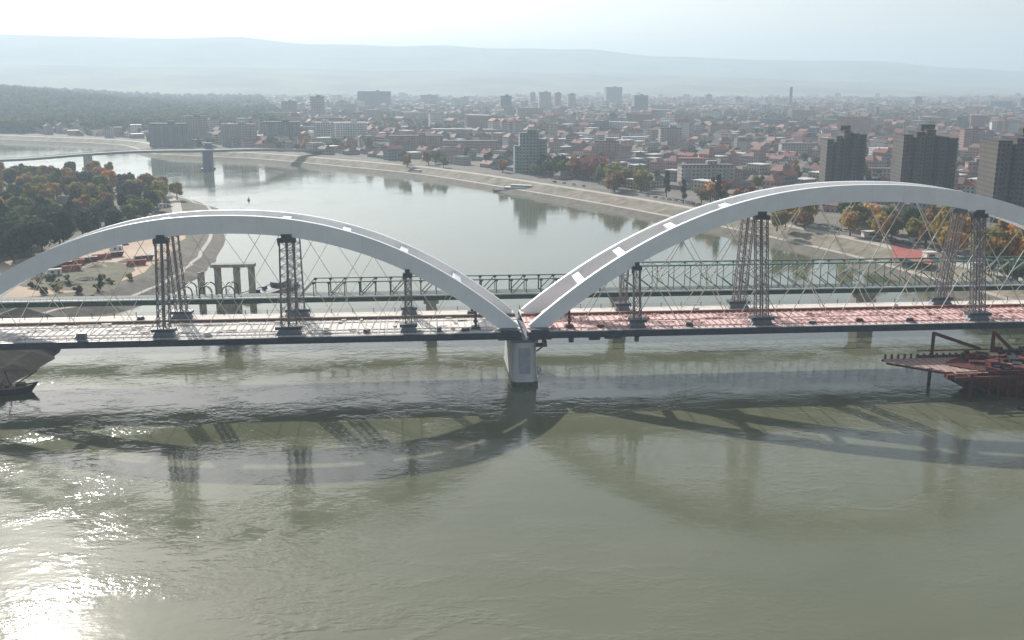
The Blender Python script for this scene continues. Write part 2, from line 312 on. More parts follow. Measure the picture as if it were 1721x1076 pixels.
def make_bridge(sp, label, deckx, brace_x, red):
    cx = (sp.a+sp.b)/2; loc = (cx, 0, 0); T = empty('arch_bridge', loc, label, 'bridge')
    x0, x1 = deckx; Ln = x1-x0
    def B(mb, name, m, **k): return rel(mb, loc).build(name, m, T, fix=True, **k)
    for s in (-1, 1): B(arch_rib(sp, s), 'arch_rib', m_white)
    # deck
    mb = MB(); mb.box((x0+x1)/2, -4.6, ZD-.5, Ln, 20.4, .3)
    nr = int(Ln/2.2)
    for i in range(nr):
        X = x0+1.1+i*2.2; mb.box(X, -4.6, ZD-.19, .42 if red else .3, 20.0, .28 if red else .16, mi=1)
    for Y in ((-12.2, -8.4, 1.6) if not red else (-11.4, -3.)): mb.box((x0+x1)/2, Y, ZD-.195, Ln-.2, .35, .22, mi=1)
    # loose plates and planks lying about
    for i in range(int(Ln*(.25 if red else .35))):
        X = random.uniform(x0+3, x1-3); Y = random.uniform(-13.5, 4.5); mb.box(X, Y, ZD+.1, random.uniform(.8, 3.2), random.uniform(.4, 1.4), random.uniform(.08, .5), random.choice((0, pi/2, .1)), mi=2 if random.random() < (.3 if red else .6) else 1)
    for i in range(int(Ln/(14 if red else 10))):
        X = x0+4+i*7+random.uniform(-2, 2); Y = random.uniform(-9, 3)
        for k in range(4): mb.beam((X-3, Y+k*.28, ZD+.18), (X+3, Y+k*.28+random.uniform(-.3, .3), ZD+.18), .12, mi=1)
    B(mb, 'deck_slab', [m_deckpk, m_deckpkrib, m_plank] if red else [m_decklt, m_deckrib, m_strip])
    mb = MB(); mb.box((x0+x1)/2, -15.0, ZD-.42, Ln, .9, .34); B(mb, 'edge_walkway', m_strip)
    mb = MB(); mb.box((x0+x1)/2, 6.1, ZD-.5, Ln, .9, 1.15); B(mb, 'kerb_beam', m_redbrown if red else m_brown)
    mb = MB(); mb.box((x0+x1)/2, 11.1, ZD-.5, Ln, 9.0, .42); B(mb, 'walkway_slab', m_strip)
    for s in (-1, 1):
        mb = MB(); mb.box((x0+x1)/2, s*15.72, ZD-2.0, Ln, .5, 1.75)
        mb.box((x0+x1)/2, s*15.95, ZD-2.1, Ln, .9, .18); mb.box((x0+x1)/2, s*15.95, ZD-.3, Ln, .9, .16)
        n = int(Ln/3.6)
        for i in range(n): mb.box(x0+1.8+i*3.6, s*16.1, ZD-1.9, .25, .3, 1.6)
        B(mb, 'edge_girder', m_girder)
    mb = MB()
    n = int(Ln/4.4)
    for i in range(n): mb.box(x0+2.2+i*4.4, 0, ZD-2.0, .5, 30.6, 1.48)
    for Y in (-11.4, 11.4): mb.box((x0+x1)/2, Y, ZD-2.25, Ln, 1.4, 1.7)
    B(mb, 'cross_girders', m_girder)
    mb = MB(); n = int(Ln/6.9)
    for i in range(n+1):
        X = min(x0+.4+i*6.9, x1-.2); mb.box(X, 15.6, ZD-.14, .22, .22, 1.5)
    for z in (.55, 1.1): mb.beam((x0, 15.6, ZD+z), (x1, 15.6, ZD+z), .05)
    B(mb, 'railing', m_post)
    mb = MB(); n = int(Ln/2.3)
    for i in range(n+1): mb.box(min(x0+.2+i*2.3, x1-.1), -15.35, ZD-.1, .07, .07, 1.1)
    for z in (.5, .95): mb.beam((x0, -15.35, ZD+z), (x1, -15.35, ZD+z), .035)
    B(mb, 'railing', m_post)
    # cross braces between the ribs
    for X in brace_x:
        z = sp.zc(X); d = sp.dz(X); L = sqrt(1+d*d); nx_, nz_ = -d/L, 1/L; tx, tz = 1/L, d/L; w = sp.depth(X)/2
        R = []
        top = w-.8; bot = w-2.4
        for sy in (-1, 1):
            ring = []
            for a, e in ((-1.25, bot), (1.25, bot), (1.25, top), (-1.25, top)):
                XX, ZZ = X+tx*a+nx_*e, z+tz*a+nz_*e; ring.append((XX, sy*(sp.yo(ZZ)-1.0), ZZ))
            R.append(ring)
        B(MB().loft(R), 'cross_brace', m_brace)
    # network of inclined hangers
    step = 16.5; rr = .14 if red else .09
    for sgn in (-1, 1):
        X = sp.a+14+(5 if sgn > 0 else 0)
        while X < sp.b-13:
            for dirn in (-1, 1):
                Xt = X
                for _ in range(30): Xt = X+dirn*(sp.zc(Xt)-ZD)*.57
                if sp.a+12 < Xt < sp.b-12 and sp.zc(Xt)-ZD > 10:
                    zt = sp.zc(Xt)-sp.depth(Xt)/2*sqrt(1+sp.dz(Xt)**2)+.1
                    B(MB().tube((X+dirn*.3, sgn*11.4, ZD-.3), (Xt, sgn*(sp.yo(zt)-.8), zt), rr, n=5), 'hanger', m_hanger)
            X += step
    return T
bL = make_bridge(spL, 'left arch span of the white bridge, with an off-white deck, ending at the concrete pier', (-206, -1.0), [-20.7, -36.9, -54.2, -72.0, -108, -125.8, -143.1], False)
bR = make_bridge(spR, 'right, taller arch span of the white bridge, with a red-oxide deck', (1.0, 262), [19.6, 32.5, 48.6, 66, 156, 173, 190], True)
# arch springings on the central pier
def springing(x, lab):
    mb = MB(); P = []
    for s in (-1, 1): mb.box(x, s*12.6, ZD-2.6, 7.2, 6.0, 3.1, tw=.75)
    return mb
for T, x in ((bL, -4.6), (bR, 4.6)):
    for s in (-1, 1): rel(MB().box(x, s*14.2, ZD-2.6, 7.2, 3.2, 3.1, tw=.75), T.location).build('springing_block', m_girder, T)
# central pier
P = empty('bridge_pier', (0, 0, 0), 'massive pale concrete pier standing in the river where the two white arches meet', 'pier')
rings = []
for z, k in ((-4, 1.14), (0, 1.12), (2.2, 1.06), (7, 1.0), (13.6, 1.0)):
    hx, hy, c = 3.75*k, 14.6*k, 1.5*k
    A = [(-pi/2+pi/2*q/5) for q in range(6)]; c = 2.0*k
    cor = [(hx-c+cos(a)*c, -hy+c*1.3+sin(a)*c*1.3) for a in A]
    ring = cor+[(x, -y) for x, y in cor[::-1]]; ring = ring+[(-x, -y) for x, y in ring]
    rings.append([(x, y, z) for x, y in ring])
MB().loft(rings).build('shaft', m_concl, P, fix=True)
MB().box(0, -14.9, 2.0, 3.4, .6, 9.8, tw=.92).build('recessed_panel', mat('grey_blue_panel', (.34, .355, .39), .8), P)
MB().box(0, 0, 13.55, 8.3, 29.6, 1.0).build('pier_cap', m_foot, P)
for s in (-1, 1): MB().box(-1.9, s*13.3, 14.55, 2.4, 2.4, .48).build('bearing', m_towerdk, P); MB().box(1.9, s*13.3, 14.55, 2.4, 2.4, .48).build('bearing', m_towerdk, P)
MB().loft([[(x*1.02, y*1.01, z+dz) for x, y, z in rings[1]] for dz in (-1.2, 1.3)]).build('waterline_band', mat('wet_dark_concrete', (.045, .052, .04), .4, col2=(.12, .12, .10), scale=.8), P, fix=True)
mb = MB(); mb.box(5.2, -13.5, 12.2, 3.4, 3.2, .5); mb.box(6.2, -13.5, 12.7, 1.3, 2.2, 1.1); mb.beam((3.7, -13.5, 10.4), (6.2, -13.5, 12.3), .4)
mb.build('access_platform', mat('brown_staging', (.12, .09, .075), .8), P)
# piers of the right and left ends
for X, lab in ((-178.6, 'pale concrete pier on the left bank carrying the left end of the left arch'), (220.8, 'concrete pier on the right bank carrying the right end of the tall arch')):
    q = MB()
    for s in (-1, 1): q.box(0, s*12, -3, 5, 6, 16.6)
    q.box(0, 0, 13.62, 6, 30, .9); o = q.build('bridge_pier', m_conc); o.location = (X, 0, 0); tag(o, lab, 'pier')
# ------------------------------------------------------------------ temporary towers under the arches
def tower(sp, X, sgn, w, label, legs=2):
    base_y = 11.9
    zt = sp.zc(X)-sp.depth(X)/2*sqrt(1+sp.dz(X)**2)-1.7
    yt = max(sp.yo(zt)-1.2, 1.8)
    T = empty('lattice_tower', (X, sgn*base_y, ZD), label, 'scaffold tower', 'temporary steel towers propping the arches')
    H = zt-ZD; z0 = 2.4
    def P(i, j, z):
        t = z/H; dw = w/2; dy = 1.15*(1-.35*t)
        return Vector((i*dw, sgn*((yt-base_y)*t)+j*dy, z))
    for i in (-1, 1):
        for j in (-1, 1): MB().beam(P(i, j, z0), P(i, j, H), .27).build('leg', m_towerst, T)
    n = max(2, int(H/2.6)); mb = MB()
    if w > 3.2:
        for j in (-1, 1):
            mb.beam(P(0, j, z0), P(0, j, H), .4)
    for k in range(n):
        a = z0+(H-z0)*k/n; b = z0+(H-z0)*(k+1)/n
        for j in (-1, 1):
            mb.beam(P(-1, j, a), P(1, j, a), .13)
            mb.beam(P(-1, j, a), P(1, j, b) if k % 2 else P(1, j, b), .11); mb.beam(P(1, j, a), P(-1, j, b), .11)
        for i in (-1, 1):
            mb.beam(P(i, -1, a), P(i, 1, a), .17); mb.beam(P(i, -1, a), P(i, 1, b), .14)
    mb.build('lattice', m_towerst, T)
    MB().box(0, 0, 1.55, w+3.4, 3.4, .9).build('base_beam', m_towerdk, T)
    MB().box(0, 0, -.02, w+3.2, 3.0, 1.55, tw=.7).build('base_block', m_foot, T)
    tp = P(0, 0, H); mb = MB(); mb.box(tp.x, tp.y, tp.z, w+1.0, 2.6, 1.3); mb.box(tp.x, tp.y, tp.z+1.3, w*.7, 1.8, 1.2)
    mb.beam((tp.x-w/2-.4, tp.y, tp.z-1.0), (tp.x-w/2-.4, tp.y, tp.z+.6), .3); mb.build('head_frame', m_towerdk, T)
    # raking props to the deck
    mb = MB()
    for s in (-1, 1): mb.beam((s*(w/2+3.4), -sgn*2.2, .15), P(s, -sgn, z0+3.4), .12); mb.beam((s*(w/2+1.4), -sgn*4.2, .15), P(s, -sgn, z0+3.0), .12)
    mb.build('raking_prop', m_towerst, T)
    return T
tw = [(-107.6, 3.4, 'leftmost'), (-71.1, 4.4, 'wide'), (-35.3, 1.9, 'low'), (35.6, 2.0, 'low'), (75.4, 3.9, 'tall'), (147.2, 4.0, 'tall')]
tl = {-107.6: 'leftmost tall lattice tower propping the %s rib of the left arch', -71.1: 'wide lattice tower propping the %s rib near the middle of the left arch', -35.3: 'short slim lattice tower under the right flank of the left arch, %s rib',
      35.6: 'slim lattice tower nearest the pier under the left flank of the right arch, %s rib', 75.4: 'tall two-legged tower left of the crown of the right arch, %s rib', 147.2: 'rightmost tall lattice tower under the right arch, %s rib'}
for X, w, _ in tw:
    for s in (-1, 1): tower(spL if X < 0 else spR, X, s, w, tl[X] % ('near' if s < 0 else 'far'))
# short stub posts near the pier
for X, lab in ((-14.8, 'short dark steel post on the deck just left of where the arches meet'), (14.3, 'short rusty steel post on the deck just right of where the arches meet')):
    sp = spL if X < 0 else spR
    for s in (-1, 1):
        zt = sp.zc(X)-sp.depth(X)/2*sqrt(1+sp.dz(X)**2)-ZD+.2; mb = MB(); mb.box(0, 0, -.02, 3.2, 2.4, .9, tw=.7); mb.tube((0, 0, .8), (0, -s*.8, max(zt, 3.5)), .4, n=8); mb.box(0, 0, 2.2, 1.4, 1.4, .35)
        o = mb.build('steel_post', m_towerdk if X < 0 else m_rust); o.location = (X, s*10.8, ZD); tag(o, lab+(', near side' if s < 0 else ', far side'), 'post', 'short posts beside the pier')
# hanging platforms and boxes under and on the deck
for i, (px, py, w, h, lab) in enumerate(((960, 572, 1.4, 1.5, 'small dark box hung under the deck edge just right of the pier'), (999, 571, 3.4, .9, 'wide flat cradle hung under the deck edge right of the pier'), (1070, 569, 1.2, 1.7, 'small dark box hung under the deck edge below the slim lattice tower'), (1030, 570, 5.2, .6, 'long shallow work cradle hung under the red deck'))):
    d = pix(px, py); t = (-15.6-CAM.y)/d.y; q = CAM+d*t
    mb = MB(); mb.box(0, 0, -h, w, 1.4, h*.8); [mb.beam((sx*w*.4, 0, -h*.3), (sx*w*.4, 0, 0), .12) for sx in (-1, 1)]
    mb.box(0, 0, -h*.18, w+.3, 1.6, .1)
    o = mb.build('work_cradle', m_towerdk); o.location = (q.x, -15.4, ZD-2.12); tag(o, lab, 'work platform', 'cradles hung below the deck edge')
mb = MB(); mb.box(0, 0, 0, 2.6, 1.5, 1.9); mb.box(0, 0, 1.9, 2.9, 1.8, .15); mb.box(.5, -.78, .3, .9, .1, 1.2)
d = pix(137, 570); t = (-14.6-CAM.y)/d.y; q = CAM+d*t; o = mb.build('site_box', m_foot); o.location = (q.x, -14.1, ZD-.05); tag(o, 'grey generator box at the near deck edge, far left of the off-white deck', 'site box')
# small site gear scattered on the decks
pal = [m_offwhite, m_towerdk, m_rust, m_foot]
for i, (X, Y, k) in enumerate(((-150, -11, 0), (-132, -12, 1), (-95, -12.6, 0), (-60, -11.5, 3), (-48, -12.4, 1), (-26, -12.5, 3), (-22, -10, 0), (24, -12, 2), (52, -12.7, 1), (92, -12.5, 1), (108, -11, 2), (124, -12.8, 1), (-18, -12.6, 1), (60, 9, 0), (-120, 10, 1), (130, 10, 0))):
    mb = MB(); n = 3 + i % 3
    for j in range(n): mb.box(0, 0, .22*j, 2.6-.3*j, 1.3, .16); mb.box(-.8, 0, .22*j+.16, .15, 1.2, .06); mb.box(.8, 0, .22*j+.16, .15, 1.2, .06)
    o = mb.build('material_stack', pal[k]); o.location = (X, Y, ZD+.1); o.rotation_euler.z = .3*i
    tag(o, 'low stack of %s material left lying on the %s deck' % (('white', 'dark', 'rusty', 'grey')[k], 'off-white left' if X < 0 else 'red right'), 'stack', 'material stacks on the bridge decks')
# ------------------------------------------------------------------ green truss bridge behind
YB = 60
B2 = empty('truss_bridge', (0, YB, 0), 'low green steel truss bridge crossing the river just behind the white arches', 'bridge')
x0, x1 = -215, 240
mb = MB(); mb.box((x0+x1)/2, 0, 13.6, x1-x0, 8.6, .5); mb.box((x0+x1)/2, -4.5, 13.9, x1-x0, .5, .5, mi=1); mb.build('deck', [m_greendeck, m_offwhite], B2)
for s in (-1, 1):
    mb = MB(); mb.box((x0+x1)/2, s*4.0, 12.1, x1-x0, .7, 1.48); n = int((x1-x0)/5)
    for i in range(n): mb.box(x0+2+i*5, s*4.4, 12.2, .25, .25, 1.3)
    mb.build('bottom_chord', m_green, B2)
mb = MB(); [mb.box(x0+2+i*5, 0, 12.3, .4, 7.2, 1.0) for i in range(90)]; mb.build('floor_beams', m_green, B2)
XA, XM, XE = -76., 40., 236.
for s in (-1, 1):
    y = s*4.0
    MB().box((XA+5.5+XM)/2, y, 19.4, XM-XA-5.5, .45, .35).build('top_chord', m_green, B2)
    MB().box((XM+5+XE)/2, y, 23.6, XE-XM-5, .5, .5).build('top_chord', m_greenl, B2)
    i = 0; X = XA
    while X < XM-4:
        MB().beam((X+5.6, y, 13.5), (X+5.6, y, 19.4), .3).build('vertical', m_green, B2)
        if i % 2 == 0: MB().beam((X, y, 13.8), (X+5.4, y, 19.5), .34).build('diagonal', m_green, B2)
        else: MB().beam((X+5.4, y, 13.8), (X+5.4-.0, y, 19.5), .2).build('diagonal', m_green, B2)
        mb = MB().box(X+5.6, y, 18.9, 1.1, .6, .9); mb.build('gusset_plate', m_green, B2)
        X += 5.6; i += 1
    MB().beam((XM-1, y, 19.5), (XM+5, y, 23.8), .45).build('end_post', m_greenl, B2)
    X = XM+5
    while X < XE-5:
        MB().beam((X, y, 13.6), (X, y, 23.6), .26).build('vertical', m_greenl, B2)
        MB().beam((X, y, 18.6), (X+6.4, y, 13.8), .3).build('diagonal', m_green, B2)
        MB().beam((X, y, 18.6), (X+6.4, y, 23.5), .26).build('diagonal', m_greenl, B2)
        X += 6.4
mb = MB(); X = XM+5
while X < XE-5: mb.beam((X, -4, 23.6), (X, 4, 23.6), .22); mb.beam((X, -4, 23.6), (X+6.4, 4, 23.6), .16); X += 6.4
mb.build('top_bracing', m_greenl, B2)
mb = MB(); X = x0
while X < XA: mb.box(X, -4.45, 14.1, .12, .12, 1.1); X += 2.2
mb.beam((x0, -4.45, 15.2), (XA, -4.45, 15.2), .12); mb.build('railing', m_offwhite, B2)
# green arched portal frames on its left part
for X in (-116, -109, -101):
    mb = MB(); N = 8
    for s in (-1, 1):
        pts = [(X-2.2, s*3.9, 14), (X-2.2, s*3.9, 16.5)]+[(X-2.2*cos(pi*k/N), s*3.9, 16.5+2.2*sin(pi*k/N)) for k in range(1, N)]+[(X+2.2, s*3.9, 16.5), (X+2.2, s*3.9, 14)]
        for a, b in zip(pts, pts[1:]): mb.beam(a, b, .4)
    mb.beam((X, -3.9, 18.7), (X, 3.9, 18.7), .3)
    mb.build('portal_arch', m_green, B2)
for i, (px, cw, fwid) in enumerate(((395, 4.2, 9), (725, 4.0, 8.4), (1040, 5.2, 10), (1470, 6.6, 10.5))):
    q = G(px, 551, 0); mb = MB()
    mb.box(0, 0, -3, fwid, 12, 5.2, tw=.9); mb.box(0, 0, 2.2, cw, 8, 8.6, tw=.92); mb.box(0, 0, 10.8, cw+1.6, 9, 1.25)
    o = mb.build('bridge_pier', m_oldconc); o.location = (q.x, YB, 0)
    tag(o, ('stained concrete pier under the left end of the green truss', 'stained concrete pier of the green truss bridge, left of the white arches\' meeting point', 'stained concrete pier of the green truss bridge, just right of the white bridge\'s pier', 'widest stained concrete pier of the green truss bridge, near the right bank')[i], 'pier')
# unfinished concrete trestle
T = empty('concrete_trestle', (-110, 100, 0), 'row of unfinished concrete columns with a beam on top standing at the left water edge', 'trestle')
for X in (-9.6, -2.9, 4.6, 10.5):
    for s in (-1, 1): MB().tube((X+s*.35, s*1.5, -2), (X+s*.35, s*1.5, 17.9 if X > -9 else 16), .78, n=10).build('column', m_oldconc, T)
MB().box(3.4, 0, 17.9, 17.4, 4.6, 1.3).build('cap_beam', m_oldconc, T)
mb = MB(); [mb.beam((X, -1.6, 9), (X, 1.6, 9), .6) for X in (-9.6, -2.9, 4.6, 10.5)]; mb.build('tie_beam', m_oldconc, T)
# ------------------------------------------------------------------ grey pontoon by the trestle
def ship(name, loc, rz, L, w, h, mats, label, cat, bridge=None, group=None, sheer=.25):
    T = empty(name, loc, label, cat, group, rz)
    rings = []
    for k in range(13):
        t = k/12; x = -L/2+L*t; f = 1 if .12 < t < .6 else (.8+.2*t/.12 if t <= .12 else max(.05, 1-((t-.6)/.4)**1.9))
        hh = h*(1+sheer*max(0, (t-.7)/.3)**2)
        xb = x-2.6*max(0, (t-.6)/.4)**1.5
        rings.append([(xb, -w/2*f*.75, -.8), (xb, w/2*f*.75, -.8), (x, w/2*f, hh), (x, w/2*f*.94, hh), (x, w/2*f*.9, hh-.25), (x, -w/2*f*.9, hh-.25), (x, -w/2*f*.94, hh), (x, -w/2*f, hh)])
    MB().loft(rings).build('hull', mats[0], T, fix=True)
    if bridge:
        for (x, l, ww, z, hh, mi) in bridge:
            c = MB(); c.box(x, 0, h-.2+z, l, ww, hh); c.box(x, 0, h-.2+z+hh, l+.4, ww+.4, .15); o = c.build('cabin', mats[mi], T)
            MB().box(x, 0, h-.2+z+hh*.45, l*.96, ww+.06, hh*.32).build('window_band', m_glass, o)
    return T
q = G(448, 500, 0)
PT = ship('pontoon', (q.x, q.y+12, 0), radians(62), 46, 12, 1.6, [mat('grey_pontoon', (.13, .14, .15), .7), m_offwhite], 'grey pontoon barge moored beyond the green bridge beside the concrete trestle', 'pontoon', [(8, 9, 5, 0, 2.0, 0)])
mb = MB()
for i in range(9): mb.box(-16+i*3.1+random.uniform(-1, 1), random.uniform(-3, 3), 1.3, random.uniform(1, 2.2), random.uniform(1, 2), random.uniform(.6, 1.8), random.random())
mb.box(-3, 0, 1.25, 32, 5, .2); mb.build('deck_gear', m_towerdk, PT)
# ------------------------------------------------------------------ heavy red work barge, lower right
WB = empty('work_barge', (152, -31, 0), 'rusty dark red work barge with steel trestle moored under the right part of the deck', 'barge')
def wb(mb, name, m): return mb.build(name, m, WB, fix=True)
rings = []
for x, f, zt in ((-24, .12, 8.2), (-20, .45, 8.2), (-14, .8, 8.0), (-4, 1, 8), (10, 1, 8), (34, 1, 8)):
    w = 11.5*f; k = max(0, (-2-x)/13)
    rings.append([(x+(5*k), -w*.8, -.8), (x+5*k, w*.8, -.8), (x, w, zt*.45), (x, w, zt), (x, -w, zt), (x, -w, zt*.45)])
wb(MB().loft(rings), 'hull', m_rust)
mb = MB()
for k in range(18): X = -17+k*2.9; mb.box(X, -11.6, 1.2, .35, .4, 6.8)
for z in (2.4, 5.2): mb.beam((-6, -11.75, z), (34, -11.75, z), .35)
wb(mb, 'rubbing_strake', m_rust)
for X in (-26.5, -25.9): pass
for i, (X, Y) in enumerate(((-23, -12), (-23, 12), (-5, -12), (-3, 12), (22, -12), (22, 12))):
    mb = MB(); mb.tube((X, Y, -3), (X+.1*(i % 2), Y, 15.1 if Y > 0 else 8.6), .55 if i < 2 else .6, n=10); wb(mb, 'pile', m_rust if i > 1 else mat('dark_red_pile', (.07, .022, .022), .6))
mb = MB()
for Y in (-12, 12):
    if Y > 0: mb.beam((-23, Y, 14.9), (-7, Y, 9.4), 1.0); mb.beam((-3, Y, 14.9), (4, Y, 8.6), .9); mb.beam((22, Y, 14.4), (10, Y, 8.4), .8)
    mb.beam((-28, Y, 7.3), (34, Y, 7.3), .8); mb.beam((-28, Y, 9.2), (-4, Y, 9.2), .3)
for X in (-23, -11, -3, 6, 22): mb.beam((X, -12, 7.4), (X, 10, 7.4), .6)
wb(mb, 'truss_frame', m_rust)
# platform of planks stretching out to the left
mb = MB()
Pz = 7.7
for k in range(12):
    X = -40+k*2.1; Yl = -9+(1-min(1, k/7.))*14; mb.box(X, (Yl+8.4)/2, Pz, 1.7, 8.4-Yl, .22)
wb(mb, 'plank_platform', m_plank)
mb = MB(); mb.beam((-41, 5.2, 7.35), (-25.5, -9.2, 7.35), .55); mb.beam((-41, 8.4, 7.35), (-25, 8.4, 7.35), .5); mb.beam((-29, -8.9, 6.9), (-20, -9.4, 6.9), 1.4)
wb(mb, 'platform_frame', m_rust)
for k in range(14): X = -40+k*2.1; wb(MB().box(X, 8.4, Pz+.2, .55, .55, 1.4), 'guard_post', m_hull)
mb = MB(); random.seed(5)
for k in range(150):
    X = random.uniform(-15, 33); Y = random.uniform(-11, 10); mb.box(X, Y, 7.9, random.uniform(1.0, 5.5), random.uniform(.8, 2.8), random.uniform(.7, 3.0), random.uniform(0, 3), mi=random.choice((0,)*12+(1,)*5+(2,)))
mb.box(7, 0, 7.95, 44, 20, .15, mi=1); wb(mb, 'deck_machinery', [m_rust, m_hull, m_plank])
mb = MB()
for k in range(16): a = Vector((random.uniform(-22, 28), random.uniform(-8, 6), 7)); mb.beam(a, a+Vector((random.uniform(-6, 6), random.uniform(-3, 3), random.uniform(.5, 3.5))), .25)
wb(mb, 'loose_beams', m_rust)
mb = MB(); mb.box(-25.5, -10.6, 5.4, 2.4, 1.8, 1.8, tw=1.3); mb.beam((-25.6, -11, 5.4), (-17, -9, .2), .6); mb.beam((-24.6, -11.5, 7), (-13, -10.5, .2), .7); wb(mb, 'winch_bracket', m_hull)
# low dark pontoon in front of it
PB = ship('pontoon', (158, -52, 0), 0, 36, 5, 1.0, [m_hull, m_offwhite], 'low dark float with white gear at the lower right, in front of the red barge', 'pontoon')
mb = MB()
for k in range(9): mb.box(-15+k*2.6, random.uniform(-1, 1), .75, random.uniform(.8, 2), 1.2, random.uniform(.3, 1.2), random.random(), mi=k % 2)
mb.box(-4, 0, .74, 26, .4, .2); mb.build('deck_gear', [m_offwhite, m_plank], PB)
# work boat lower left
LBt = ship('work_boat', (-156, -9, 0), radians(8), 19, 6.5, 1.9, [m_hull, m_foot], 'black-hulled work boat moored at the left bank, lower left', 'boat', [(-3, 5, 3.6, 0, 2.2, 1)], sheer=.6)
mb = MB(); mb.beam((2, 0, 1.7), (9.5, 0, 6.4), .35); mb.beam((2, 0, 1.7), (.5, 0, 7), .3); mb.beam((.5, 0, 7), (9.5, 0, 6.4), .12); mb.box(4, 1, 1.7, 3, 2.4, .9); mb.build('derrick', m_rust, LBt)
mb = MB(); [mb.box(random.uniform(-7, 5), random.uniform(-2, 2), 1.7, random.uniform(.6, 2), 1.2, random.uniform(.4, 1.3), random.random(), mi=random.choice((0, 1, 2))) for _ in range(16)]; mb.box(-1, 0, 1.62, 13, 4, .2); mb.build('deck_gear', [m_plank, m_offwhite, m_rust], LBt)
# boats along the right quay
def qboat(px, py, L, ang, label, w=7, dark=False, z=0):
    q = G(px, py, 0); return ship('river_boat', (q.x, q.y, 0), ang, L, w, 1.6, [m_hull if dark else m_foot, m_offwhite], label, 'boat', [(-2, L*.62, w*.7, 0, 2.6, 1), (-L*.1, L*.3, w*.55, 2.75, 2.0, 1)])
qboat(888, 324, 62, radians(-28), 'long grey and white river boat moored off the right quay near the riverside tower', 8)
qboat(705, 296, 26, radians(-50), 'dark small river boat moored at the quay further upstream, left of the long boat', 6, True)
qboat(455, 270, 34, radians(-42), 'white restaurant boat moored at the far quay on the left', 8, True)
qboat(255, 322, 20, radians(-35), 'dark low boat lying at the tip of the wooded left bank', 5, True)
# buoys
for px, py, lab in ((418, 337, 'tiny dark buoy floating in mid-river above the left arch'), (150, 283, None)):
    if lab:
        q = G(px, py, 0); mb = MB(); mb.tube((0, 0, -.3), (0, 0, .9), 1.1, 1.0, 10); mb.tube((0, 0, .9), (0, 0, 2.6), .5, .15, 8); o = mb.build('buoy', m_hull); o.location = (q.x, q.y, 0); tag(o, lab, 'buoy')
# ------------------------------------------------------------------ far girder bridge, upper left
FB = empty('girder_bridge', (-247, 770, 0), 'distant slender grey road bridge curving over the river at the upper left', 'bridge')
pts = [(-620, 835, 5.4), (-520, 818, 7.5), (-445, 805, 9.5), (-371, 792, 15.5), (-314, 782, 19.0), (-245, 770, 20.5), (-205, 790, 20), (-172, 838, 16), (-140, 895, 11), (-118, 945, 8)]
pts = smooth_line(pts, 5); rings = []
for i, (x, y, z) in enumerate(pts):
    a = Vector(pts[max(i-1, 0)]); b = Vector(pts[min(i+1, len(pts)-1)]); t = (b-a).normalized(); n_ = Vector((-t.y, t.x, 0))*7
    c = Vector((x+247, y-770, z)); rings.append([c-n_*.7+Vector((0, 0, -2.6)), c+n_*.7+Vector((0, 0, -2.6)), c+n_+Vector((0, 0, -.5)), c+n_, c-n_, c-n_+Vector((0, 0, -.5))])
MB().loft(rings).build('girder', m_conc, FB, fix=True)
mb = MB()
for r1, r2 in zip(rings, rings[1:]):
    for k in (3, 4): mb.beam(r1[k]+Vector((0, 0, .9)), r2[k]+Vector((0, 0, .9)), .3)
mb.build('railing', m_conc, FB)
for i, (x, y, zt, w) in enumerate(((-373, 792, 13.3, 9), (-247, 770, 17.9, 13))):
    mb = MB(); mb.box(0, 0, -3, w*.9, 17, 4.6); mb.box(0, 0, 1.6, w*.62, 13, zt-1.6, tw=.85)
    if i == 1: mb.box(0, 9.5, 1.6, 7, 4, 24); mb.box(0, 9.5, 25.6, 8, 5, 1.2)
    o = mb.build('bridge_pier', m_foot if i == 1 else m_conc); o.location = (x, y, 0)
    tag(o, ('grey pier of the distant girder bridge, left of its tall pier', 'tall dark pier in the middle of the distant girder bridge', 'grey pier of the distant girder bridge at the right quay')[i], 'pier')
# ------------------------------------------------------------------ trees
def leaf_mesh(name, nf, rx, rz, size, conif=False, seed=0, lobes=9):
    rnd = random.Random(seed); mb = MB(); L = []
    for i in range(lobes):
        a = rnd.uniform(0, 2*pi); d = rnd.uniform(.15, .68)*rx; z = rnd.uniform(-.62, .62)*rz
        if conif: t = (z/rz+1)/2; d *= (1-t)*.9; r = (1-t*.85)*rx*.5
        else: r = rnd.uniform(.32, .55)*rx; d *= sqrt(max(.1, 1-(z/rz)**2))
        L.append((Vector((cos(a)*d, sin(a)*d, z)), r))
    if not conif: L.append((Vector((0, 0, 0)), rx*.6))
    for i in range(nf):
        c, r = rnd.choice(L); v = Vector((rnd.gauss(0, 1), rnd.gauss(0, 1), rnd.gauss(0, 1))).normalized()
        p = c+Vector((v.x*r, v.y*r, v.z*r*(1.25 if conif else .85)))*rnd.uniform(.72, 1.05)
        nrm = (v+Vector((rnd.uniform(-.7, .7), rnd.uniform(-.7, .7), rnd.uniform(-.7, .7)))).normalized()
        x = nrm.orthogonal().normalized(); y = nrm.cross(x); t = rnd.uniform(0, pi); x, y = x*cos(t)+y*sin(t), y*cos(t)-x*sin(t)
        s = size*rnd.uniform(.6, 1.3); mb.add([p-x*s-y*s*.6, p+x*s-y*s*.5, p+x*s*.7+y*s*.6, p-x*s*.6+y*s*.7], [(0, 1, 2, 3)])
    for c, r in L:   # dense heart of each clump
        R = []
        for j in range(-2, 3):
            ph_ = j*pi/6; R.append([c+Vector((cos(2*pi*k/7)*cos(ph_)*r*.68, sin(2*pi*k/7)*cos(ph_)*r*.68, sin(ph_)*r*.66)) for k in range(7)])
        mb.loft(R)
    return mb
